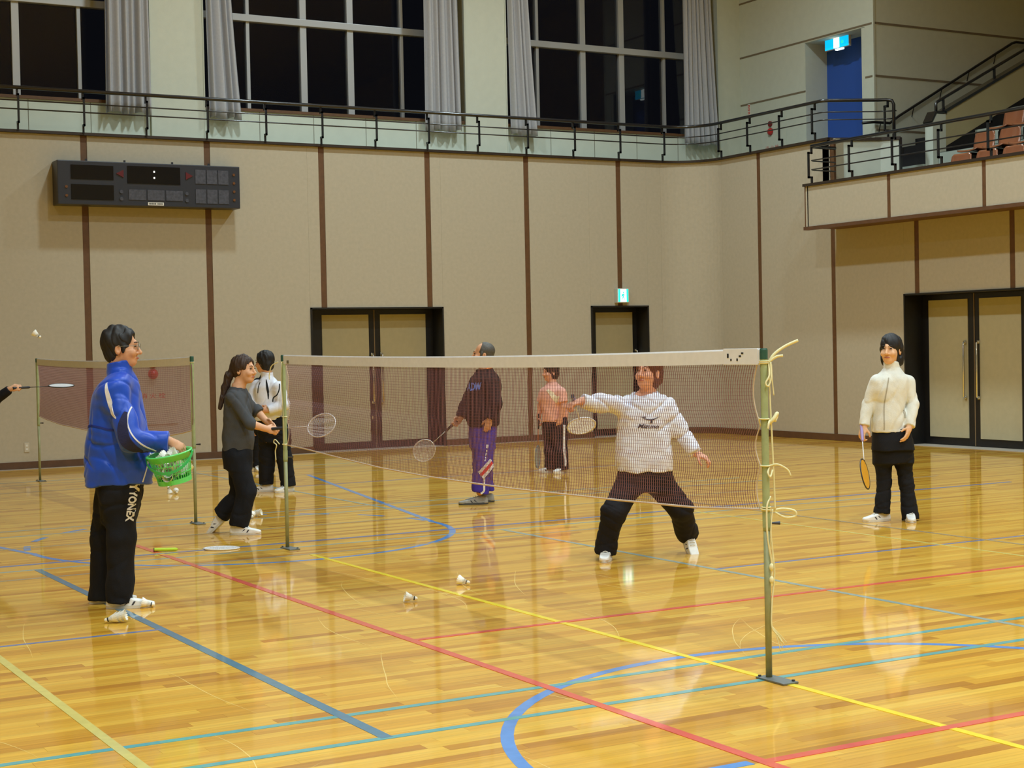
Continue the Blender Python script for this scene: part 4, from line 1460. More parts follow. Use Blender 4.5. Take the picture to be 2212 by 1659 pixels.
def hand(F, wr, tip, palm, curl, sc, thumb=1, spread=0.0):
    """palm, four jointed fingers and a thumb; palm = direction the palm faces"""
    D = nrm(np.array(tip) - np.array(wr))
    Pn = np.array(palm, float)
    Pn = nrm(Pn - D * (Pn @ D))
    Lt = np.cross(D, Pn)                    # towards the thumb
    if Lt @ np.array(thumb, float) < 0: Lt = -Lt
    W = np.array(wr, float)
    B = [Lt, D, Pn]
    F.add(ell(W + D * 0.05 * sc, (0.040 * sc, 0.052 * sc, 0.018 * sc), B), 0.012)
    F.add(rc(W - D * 0.03, W + D * 0.03 * sc, 0.026 * sc, 0.025 * sc), 0.012)
    for i, (off, ln) in enumerate(((0.029, 0.074), (0.010, 0.083), (-0.010, 0.078), (-0.028, 0.060))):
        p = W + D * (0.088 - 0.004 * abs(i - 1)) * sc + Lt * off * sc
        c0 = curl * (0.92 + 0.07 * i)
        ang = c0 * 0.55
        r = (0.0098, 0.0100, 0.0094, 0.0084)[i] * sc
        d0 = nrm(D + Lt * off * spread * 8)
        for j, fr in enumerate((0.46, 0.30, 0.24)):
            d = nrm(d0 * math.cos(ang) + Pn * math.sin(ang))
            q = p + d * ln * fr * sc
            F.add(rc(p, q, r, r * 0.93), 0.0035)
            p = q
            r *= 0.93
            ang += c0 * (0.85 if j == 0 else 0.6)
    p = W + D * 0.022 * sc + Lt * 0.028 * sc + Pn * 0.006 * sc
    d = nrm(Lt * 0.75 + D * 0.75 + Pn * (0.35 + 0.4 * curl))
    q = p + d * 0.040 * sc
    F.add(rc(p, q, 0.0135 * sc, 0.0112 * sc), 0.008)
    d = nrm(Lt * (0.45 - 0.3 * curl) + D * 0.85 + Pn * (0.25 + 0.5 * curl))
    q2 = q + d * 0.034 * sc
    F.add(rc(q, q2, 0.0110 * sc, 0.0090 * sc), 0.004)

def head_basis(fs, fd, fz, tilt=0.0):
    f = nrm((fs, fd, fz))
    r = nrm(np.cross(f, (0, 0, 1)))
    u = np.cross(r, f)
    c, s = math.cos(tilt), math.sin(tilt)
    return r * c + u * s, f, -r * s + u * c

SKIN = {}
def skin_mat(key, c):
    if key not in SKIN:
        m = mat('skin_' + key, rgb(*c), 0.55, noise=0.05, nscale=40, spec=0.35)
        m.node_tree.nodes['Principled BSDF'].inputs['Subsurface Weight'].default_value = 0.0
        SKIN[key] = m
    return SKIN[key]

def cloth(name, c, rough=0.85, sheen=0.0, bump=0.2, bs=150, coat=0.0):
    return mat(name, rgb(*c), rough, noise=0.05, nscale=22, bump=bump, bscale=bs, spec=0.25, sheen=sheen, coat=coat, coat_rough=0.35)

def ray_surface(bvh, s, z, d0=-1.2):
    hit = bvh.ray_cast(Vector((s, d0, z)), Vector((0, 1, 0)))
    return hit[0], hit[1]

def ribbon(name, ob, pts, width, material, parent=None, n=40, off=0.003, dirs=None):
    """strip of trim sewn on the surface of a garment, along (s, z) points seen from the court side"""
    bvh = BVHTree.FromPolygons([v.co[:] for v in ob.data.vertices], [p.vertices[:] for p in ob.data.polygons])
    P_ = [np.array(p, float) for p in pts]
    sm = []
    for i in range(len(P_) - 1):
        p0, p1, p2, p3 = P_[max(i - 1, 0)], P_[i], P_[i + 1], P_[min(i + 2, len(P_) - 1)]
        for k in range(n // max(1, len(P_) - 1)):
            t = k / (n // max(1, len(P_) - 1))
            sm.append(0.5 * ((2 * p1) + (p2 - p0) * t + (2 * p0 - 5 * p1 + 4 * p2 - p3) * t * t + (3 * p1 - p0 - 3 * p2 + p3) * t ** 3))
    sm.append(P_[-1])
    pos, nor = [], []
    for q in sm:
        h, nn = ray_surface(bvh, q[0], q[1])
        if h is None: continue
        pos.append(h); nor.append(nn)
    if len(pos) < 3: return None
    vs, fs = [], []
    m = len(pos)
    for i in range(m):
        t = (pos[min(i + 1, m - 1)] - pos[max(i - 1, 0)]).normalized()
        nn = sum((nor[max(0, min(m - 1, i + k))] for k in (-2, -1, 0, 1, 2)), Vector()).normalized()
        sd = t.cross(nn).normalized()
        wv = width(i / (m - 1)) if callable(width) else width
        a = pos[i] + sd * wv / 2
        b = pos[i] - sd * wv / 2
        up = nn * off
        vs += [a + up, b + up, b - up * 1.5, a - up * 1.5]
    for i in range(m - 1):
        for k in range(4):
            fs.append((4 * i + k, 4 * i + (k + 1) % 4, 4 * i + 4 + (k + 1) % 4, 4 * i + 4 + k))
    fs += [(3, 2, 1, 0), (4 * m - 4, 4 * m - 3, 4 * m - 2, 4 * m - 1)]
    return MB().poly(vs, fs).build(name, material, parent or ob)

def print_on(name, ob, verts, faces, origin, U, V, material, off=0.003):
    """flat print laid on a garment: (u, v) shape placed at (s, z) origin, axes given in (s, z)"""
    bvh = BVHTree.FromPolygons([v.co[:] for v in ob.data.vertices], [p.vertices[:] for p in ob.data.polygons])
    bm = bmesh.new()
    bv = [bm.verts.new(v) for v in verts]
    for f_ in faces:
        try: bm.faces.new([bv[i] for i in f_])
        except ValueError: pass
    bmesh.ops.triangulate(bm, faces=bm.faces[:])
    for _ in range(2):
        long_ = [e for e in bm.edges if e.calc_length() > 0.02]
        if long_: bmesh.ops.subdivide_edges(bm, edges=long_, cuts=1)
    bmesh.ops.triangulate(bm, faces=bm.faces[:])
    good = True
    for v in bm.verts:
        s = origin[0] + v.co.x * U[0] + v.co.y * V[0]
        z = origin[1] + v.co.x * U[1] + v.co.y * V[1]
        h, nn = ray_surface(bvh, s, z)
        if h is None:
            h, nn = Vector((s, 0, z)), Vector((0, -1, 0))
        v.co = h + Vector((0, -1, 0)) * off + nn * off * 0.4
    me = bpy.data.meshes.new(name)
    bm.to_mesh(me); bm.free()
    me.materials.append(material)
    return link(name, me, ob)

M['eye'] = mat('eye_dark', rgb(34, 26, 24), 0.25)
M['lip'] = mat('lip', rgb(176, 96, 84), 0.5)
M['shoe_white'] = mat('shoe_white', rgb(232, 230, 226), 0.5, noise=0.05, nscale=40)
M['sole'] = mat('shoe_sole', rgb(196, 150, 110), 0.6)
M['sole_white'] = mat('shoe_sole_white', rgb(214, 210, 200), 0.6)
M['shoe_grey'] = mat('shoe_grey', rgb(150, 148, 142), 0.6, noise=0.25, nscale=25)
M['sole_dark'] = mat('sole_dark', rgb(70, 70, 70), 0.6)
M['shoe_trim'] = mat('shoe_trim', rgb(60, 60, 70), 0.5)

def shoe(root, an, ang, pitch=0.0, L=0.255, upper=None, sole=None, zoff=None, trim=None):
    """trainer under the ankle an, toe towards ang (degrees, 0 = right, -90 = towards the court side)"""
    a = math.radians(ang)
    F = Field((-0.11, -0.075, -0.03), (0.22, 0.075, 0.14), 0.0045)
    h0, t0 = -0.055, L - 0.095
    def body(X, Y, Z, wgrow=0.0, top=None):
        t = np.clip((X - h0) / (t0 - h0), 0, 1)
        w = 0.031 + 0.012 * np.sin(np.clip(t, 0, 1) * 2.6) + wgrow
        xx = np.clip(X, h0, t0)
        d = np.sqrt((X - xx) ** 2 + Y ** 2) - w
        return d
    def up(X, Y, Z):
        d = body(X, Y, Z)
        hgt = np.interp(X.ravel(), [-0.09, -0.05, 0.0, 0.05, 0.10, 0.15, 0.20], [0.078, 0.088, 0.086, 0.074, 0.055, 0.045, 0.034])[:, None, None]
        nar = np.clip(Z / 0.09, 0, 1) ** 2 * 0.016
        d = d + nar
        dz = np.maximum(Z - hgt, 0.012 - Z)
        return np.maximum(d, dz) + 0.25 * np.clip(np.minimum(d, dz) + 0.02, 0, None) * 0
    F.add((np.array((-0.1, -0.07, 0.0)), np.array((0.21, 0.07, 0.12)), up), 0.006)
    # soften the top edge
    A = F.a
    F.a = (A + np.roll(A, 1, 0) + np.roll(A, -1, 0) + np.roll(A, 1, 1) + np.roll(A, -1, 1) + np.roll(A, 1, 2) + np.roll(A, -1, 2)) / 7
    F.a = (F.a + np.roll(F.a, 1, 0) + np.roll(F.a, -1, 0) + np.roll(F.a, 1, 1) + np.roll(F.a, -1, 1) + np.roll(F.a, 1, 2) + np.roll(F.a, -1, 2)) / 7
    me = F.mesh('shoe', upper or M['shoe_white'])
    o = link('shoe', me, root)
    z0 = 0.0 if zoff is None else zoff
    o.location = (an[0], an[1], z0)
    o.rotation_euler = (0, -pitch, a) if False else (0, 0, a)
    if pitch:
        o.rotation_mode = 'QUATERNION'
        o.rotation_quaternion = (Matrix.Rotation(a, 3, 'Z') @ Matrix.Rotation(pitch, 3, 'Y')).to_quaternion()
    # sole
    vs, fs = [], []
    ring_ = []
    for k in range(28):
        th = math.tau * k / 28
        x = (h0 + t0) / 2 + ((t0 - h0) / 2) * (1 if math.cos(th) > 0 else -1) * abs(math.cos(th)) ** 0.6
        t = (x - h0) / (t0 - h0)
        w = 0.034 + 0.012 * math.sin(t * 2.6)
        ring_.append((x + w * math.cos(th) * 0.9, w * math.sin(th)))
    MB().prism(ring_, 'z', 0.001, 0.020).build('sole', sole or M['sole_white'], o)
    for (x0, x1, y0, zt_) in ((0.03, 0.055, 0.030, 0.05), (0.075, 0.09, 0.033, 0.045)):
        for s in (-1, 1):
            MB().prism([(x0, 0.022), (x0 + .012, 0.022), (x1 + .012, zt_), (x1, zt_)], 'y', s * (y0 + 0.006), s * (y0 + 0.010)).build('side_stripe', trim or M['shoe_trim'], o)
    for x in (0.045, 0.065, 0.085):
        MB().tube([(x, -0.02, 0.088 - (x - .03) * .42), (x, 0.0, 0.095 - (x - .03) * .42), (x, 0.02, 0.088 - (x - .03) * .42)], 0.003, 5).build('lace', M['label_white'], o)
    return o

def person(key, label, face, skin, hair, top, pants, shoes, hs=1.0, sleeve=(0.075, 0.058, 0.046), leg=(0.088, 0.068, 0.062),
           handN=None, handF=None, collar=None, tilt=0.0, short=False, seed=1, skirt=None, hN=0.0055, bare=(False, False),
           hem_open=0.0, build=1.0):
    D = P[key]
    J = {k: np.array(v, float) for k, v in D['J'].items()}
    root = empty('person', (D['base'][0], D['base'][1], 0), (0, 0, -YAW))
    tag(root, label, 'person')
    allp = np.array(list(J.values()))
    lo, hi = allp.min(0) - 0.24, allp.max(0) + 0.24
    lo[2] = -0.02
    r, f, u = head_basis(*face, tilt=tilt)
    HC = J['head']
    def hp(x, y, z): return HC + (r * x + f * y + u * z) * hs
    Bs = [r, f, u]
    sk = skin
    # ---- body: one surface from crown to ankles
    F = Field(lo, hi, hN)
    S = hs
    F.add(ell(hp(0, -0.016, 0.042), (0.074 * S, 0.092 * S, 0.080 * S), Bs), 0.01)
    F.add(ell(hp(0, 0.030, -0.028), (0.062 * S, 0.060 * S, 0.080 * S), Bs), 0.02)
    F.add(ell(hp(0, 0.048, -0.082), (0.040 * S, 0.040 * S, 0.032 * S), Bs), 0.02)
    F.add(rc(hp(0, 0.088, 0.014), hp(0, 0.110, -0.028), 0.008 * S, 0.0125 * S), 0.010)
    for s_ in (-1, 1):
        F.add(ell(hp(s_ * 0.012, 0.096, -0.032), (0.010 * S, 0.010 * S, 0.008 * S), Bs), 0.006)
        F.add(ell(hp(s_ * 0.030, 0.094, 0.012), (0.017 * S, 0.012 * S, 0.011 * S), Bs), 0.010, op='s')
        F.add(ell(hp(s_ * 0.034, 0.070, -0.030), (0.026 * S, 0.022 * S, 0.024 * S), Bs), 0.015)
        F.add(ell(hp(s_ * 0.073, -0.008, -0.008), (0.010 * S, 0.019 * S, 0.032 * S), Bs), 0.006)
        F.add(ell(hp(s_ * 0.080, -0.004, -0.004), (0.006 * S, 0.010 * S, 0.018 * S), Bs), 0.004, op='s')
    F.add(rc(hp(0, 0.080, 0.028), hp(0, 0.078, 0.030), 0.016 * S, 0.016 * S), 0.02)
    F.add(ell(hp(0, 0.086, -0.062), (0.022 * S, 0.010 * S, 0.010 * S), Bs), 0.010)
    nk = J['neck']
    F.add(rc(hp(0, -0.022, -0.06), nk + np.array((0, 0, -0.05)), 0.052 * S, 0.058 * S), 0.025)
    # torso and limbs under the clothes
    F.add(loft([(z + (0.03 if i == 0 else 0), a, max(b - (0.075 if i < 2 else 0.038), 0.04), c, max(d - (0.06 if i < 2 else 0.038), 0.04)) for i, (z, a, b, c, d) in enumerate(D['top'])]), 0.03)
    F.add(loft([(z, a, max(b - 0.03, 0.04), c, max(d - 0.03, 0.04)) for (z, a, b, c, d) in D['pel']]), 0.03)
    for s_ in 'NF':
        F.add(rc(J['sh' + s_] - np.array((0, 0, 0.035)), J['el' + s_], 0.042, 0.038), 0.03)
        F.add(rc(J['el' + s_], J['wr' + s_], 0.039, 0.026), 0.015)
        F.add(rc(J['hip' + s_], J['kn' + s_], 0.070, 0.050), 0.03)
        F.add(rc(J['kn' + s_], J['an' + s_] + np.array((0, 0, 0.01)), 0.050, 0.034), 0.02)
    for s_, hd in (('N', handN), ('F', handF)):
        pal, curl, th = hd
        hand(F, J['wr' + s_], J['hd' + s_], pal, curl, 0.94 * (0.95 if hs < 0.97 else 1.0), th)
    body = link('body', F.mesh('body', sk), root)
    # ---- face details
    for s_ in (-1, 1):
        MB().ellipsoid(hp(s_ * 0.030, 0.0875, 0.010), (0.0125 * S, 0.006 * S, 0.0052 * S), 10, 6, Matrix(np.array(Bs).T.tolist())).build('eye', M['eye'], body, smooth=True)
        MB().tube([hp(s_ * 0.014, 0.0955, 0.030), hp(s_ * 0.030, 0.0945, 0.035), hp(s_ * 0.047, 0.083, 0.031)], [0.0025 * S, 0.0036 * S, 0.002 * S], 6).build('eyebrow', hair['mat'], body, smooth=True)
    MB().tube([hp(-0.022, 0.0885, -0.060), hp(-0.008, 0.0965, -0.0605), hp(0.008, 0.0965, -0.0605), hp(0.022, 0.0885, -0.060)], [0.002 * S, 0.0048 * S, 0.0048 * S, 0.002 * S], 6).build('mouth', M['lip'], body, smooth=True)
    # ---- hair
    Fh = Field(HC - np.array((0.28, 0.24, 0.38)), HC + np.array((0.2, 0.2, 0.19)), 0.0042)
    st = hair['style']
    g = hair.get('t', 0.012)
    Fh.add(ell(hp(0, -0.018, 0.045), ((0.074 + g) * S, (0.092 + g) * S, (0.081 + g) * S), Bs), 0.01)
    if st in ('short', 'bald'):
        Fh.add(ell(hp(0, -0.045, -0.035), (0.066 * S, 0.055 * S, 0.055 * S), Bs), 0.03)
        for s_ in (-1, 1):
            Fh.add(ell(hp(s_ * 0.070, 0.018, 0.0), (0.012 * S, 0.016 * S, 0.034 * S), Bs), 0.012)
    if st in ('bob', 'long'):
        dn = hair.get('down', -0.09)
        Fh.add(ell(hp(0, -0.035, dn * 0.45), (0.086 * S, 0.078 * S, (0.055 - dn * 0.62) * S), Bs), 0.03)
        if dn < -0.1:
            for s_ in (-1, 1):
                Fh.add(rc(hp(s_ * 0.066, -0.035, 0.02), hp(s_ * 0.066, -0.045, dn + .01), 0.026 * S, 0.022 * S), 0.03)
    if st == 'pony':
        Fh.add(ell(hp(0, -0.04, -0.02), (0.070 * S, 0.065 * S, 0.06 * S), Bs), 0.03)
        pts_ = hair['tail']
        rad = (0.024, 0.034, 0.036, 0.030, 0.016)
        for i in range(len(pts_) - 1):
            Fh.add(rc(pts_[i], pts_[i + 1], rad[i], rad[i + 1]), 0.02)
    fr = hair.get('fringe', 0.075)     # hairline height above the head centre
    Fh.add(ell(hp(0, 0.112, fr - 0.125), (hair.get('fw', 0.066) * S, 0.085 * S, 0.125 * S), Bs), 0.008, op='s')
    # clear the ears and the neck front
    if st in ('short', 'bald', 'pony'):
        for s_ in (-1, 1):
            Fh.add(ell(hp(s_ * 0.088, 0.0, -0.022), (0.020 * S, 0.026 * S, 0.040 * S), Bs), 0.006, op='s')
        Fh.add(ell(hp(0, 0.075, -0.09), (0.10 * S, 0.085 * S, 0.085 * S), Bs), 0.01, op='s')
    else:
        Fh.add(ell(hp(0, 0.085, -0.10), (hair.get('jw', 0.066) * S, 0.085 * S, 0.10 * S), Bs), 0.01, op='s')
        if hair.get('ears'):
            for s_ in (-1, 1):
                Fh.add(ell(hp(s_ * 0.090, 0.014, -0.030), (0.026 * S, 0.034 * S, 0.046 * S), Bs), 0.006, op='s')
    if st == 'bald':
        Fh.add(ell(hp(0, 0.085, 0.085), (0.085 * S, 0.078 * S, 0.085 * S), Bs), 0.01, op='s')
    rgh = hair.get('rough', 0.0032)
    Fh.noise(rgh, 75, seed, 0.22)
    Fh.noise(rgh * 0.7, 170, seed + 3, 0.15)
    Fh.crease(rgh * 1.6, 60, seed + 5, 0.15)
    link('hair', Fh.mesh('hair', hair['mat']), root)
    # ---- trousers
    Fp = Field(lo, hi, 0.0075)
    Fp.add(loft(D['pel']), 0.02)
    for s_ in 'NF':
        hip, kn, an = J['hip' + s_], J['kn' + s_], J['an' + s_]
        Fp.add(rc(hip, kn, leg[0], leg[1]), 0.045)
        dn = nrm(an - kn)
        end = an + dn * 0.05
        Fp.add(rc(kn, end + dn * 0.06, leg[1], leg[2]), 0.03, cut=(an + dn * pants.get('drop', 0.03), dn))
        kd = pants.get('knee', 0.0)
        if kd: Fp.add(rc(kn, kn + np.array((0, -0.02, 0.02)), leg[1] * 1.05, leg[1] * 1.02), 0.03)
    Fp.noise(pants.get('fold', 0.005) * 0.8, 26, seed + 11, 0.35)
    Fp.noise(0.0014, 60, seed + 12, 0.5)
    Fp.crease(pants.get('crease', 0.007), 14, seed + 51, 1.2)
    pob = link(pants.get('name', 'trousers'), Fp.mesh('trousers', pants['mat']), root)
    kob = None
    if skirt:
        Fk = Field(lo, hi, 0.0075)
        Fk.add(loft(D['skirt'], 0.004), 0.02)
        Fk.noise(0.002, 40, seed + 21, 0.2)
        kob = link('overskirt', Fk.mesh('overskirt', skirt), root)
    # ---- top
    Ft = Field(lo, hi, 0.007)
    Ft.add(loft(D['top']), 0.02)
    for s_, br in (('N', bare[0]), ('F', bare[1])):
        sh, el_, wr = J['sh' + s_] - np.array((0, 0, 0.028)), J['el' + s_], J['wr' + s_]
        if short:
            dn = nrm(el_ - sh)
            Ft.add(rc(sh, el_, sleeve[0], sleeve[1]), 0.04, cut=(sh + (el_ - sh) * 0.72, dn))
        else:
            Ft.add(rc(sh, el_, sleeve[0], sleeve[1]), 0.04)
            dn = nrm(wr - el_)
            fr_ = 0.30 if br else 0.97
            Ft.add(rc(el_, wr + dn * 0.05, sleeve[1], sleeve[2]), 0.02, cut=(el_ + (wr - el_) * fr_, dn))
    Ft.noise(top.get('fold', 0.006) * 0.8, top.get('freq', 26) * 0.85, seed + 31, 0.42)
    Ft.noise(0.0014, 60, seed + 32, 0.5)
    Ft.crease(top.get('crease', 0.008), 15, seed + 41)
    if collar:
        ch, cr = collar[0], collar[1]
        cu = nrm(HC - nk) * 0.6 + np.array((0, 0, 0.4))
        Ft.add(rc(nk + np.array((0, 0, -0.02)), nk + cu * ch, cr, cr * 0.97), 0.012, cut=(nk + cu * ch * 0.95, nrm(cu + f * -0.25)))
        Ft.add(rc(nk + cu * (ch * 0.35), nk + cu * (ch + 0.08), cr * 0.80, cr * 0.84), 0.004, op='s')
    else:
        Ft.add(ell(nk + np.array((0, 0, 0.030)) + f * 0.020, (0.080, 0.080, 0.060)), 0.006, op='s')
    tob = link(top.get('name', 'top'), Ft.mesh('top', top['mat']), root)
    # ---- shoes
    for s_, sp in (('N', shoes[0]), ('F', shoes[1])):
        shoe(root, J['an' + s_], **sp)
    return dict(root=root, body=body, top=tob, pants=pob, J=J, hp=hp, basis=Bs, skirt=kob, base=D['base'])
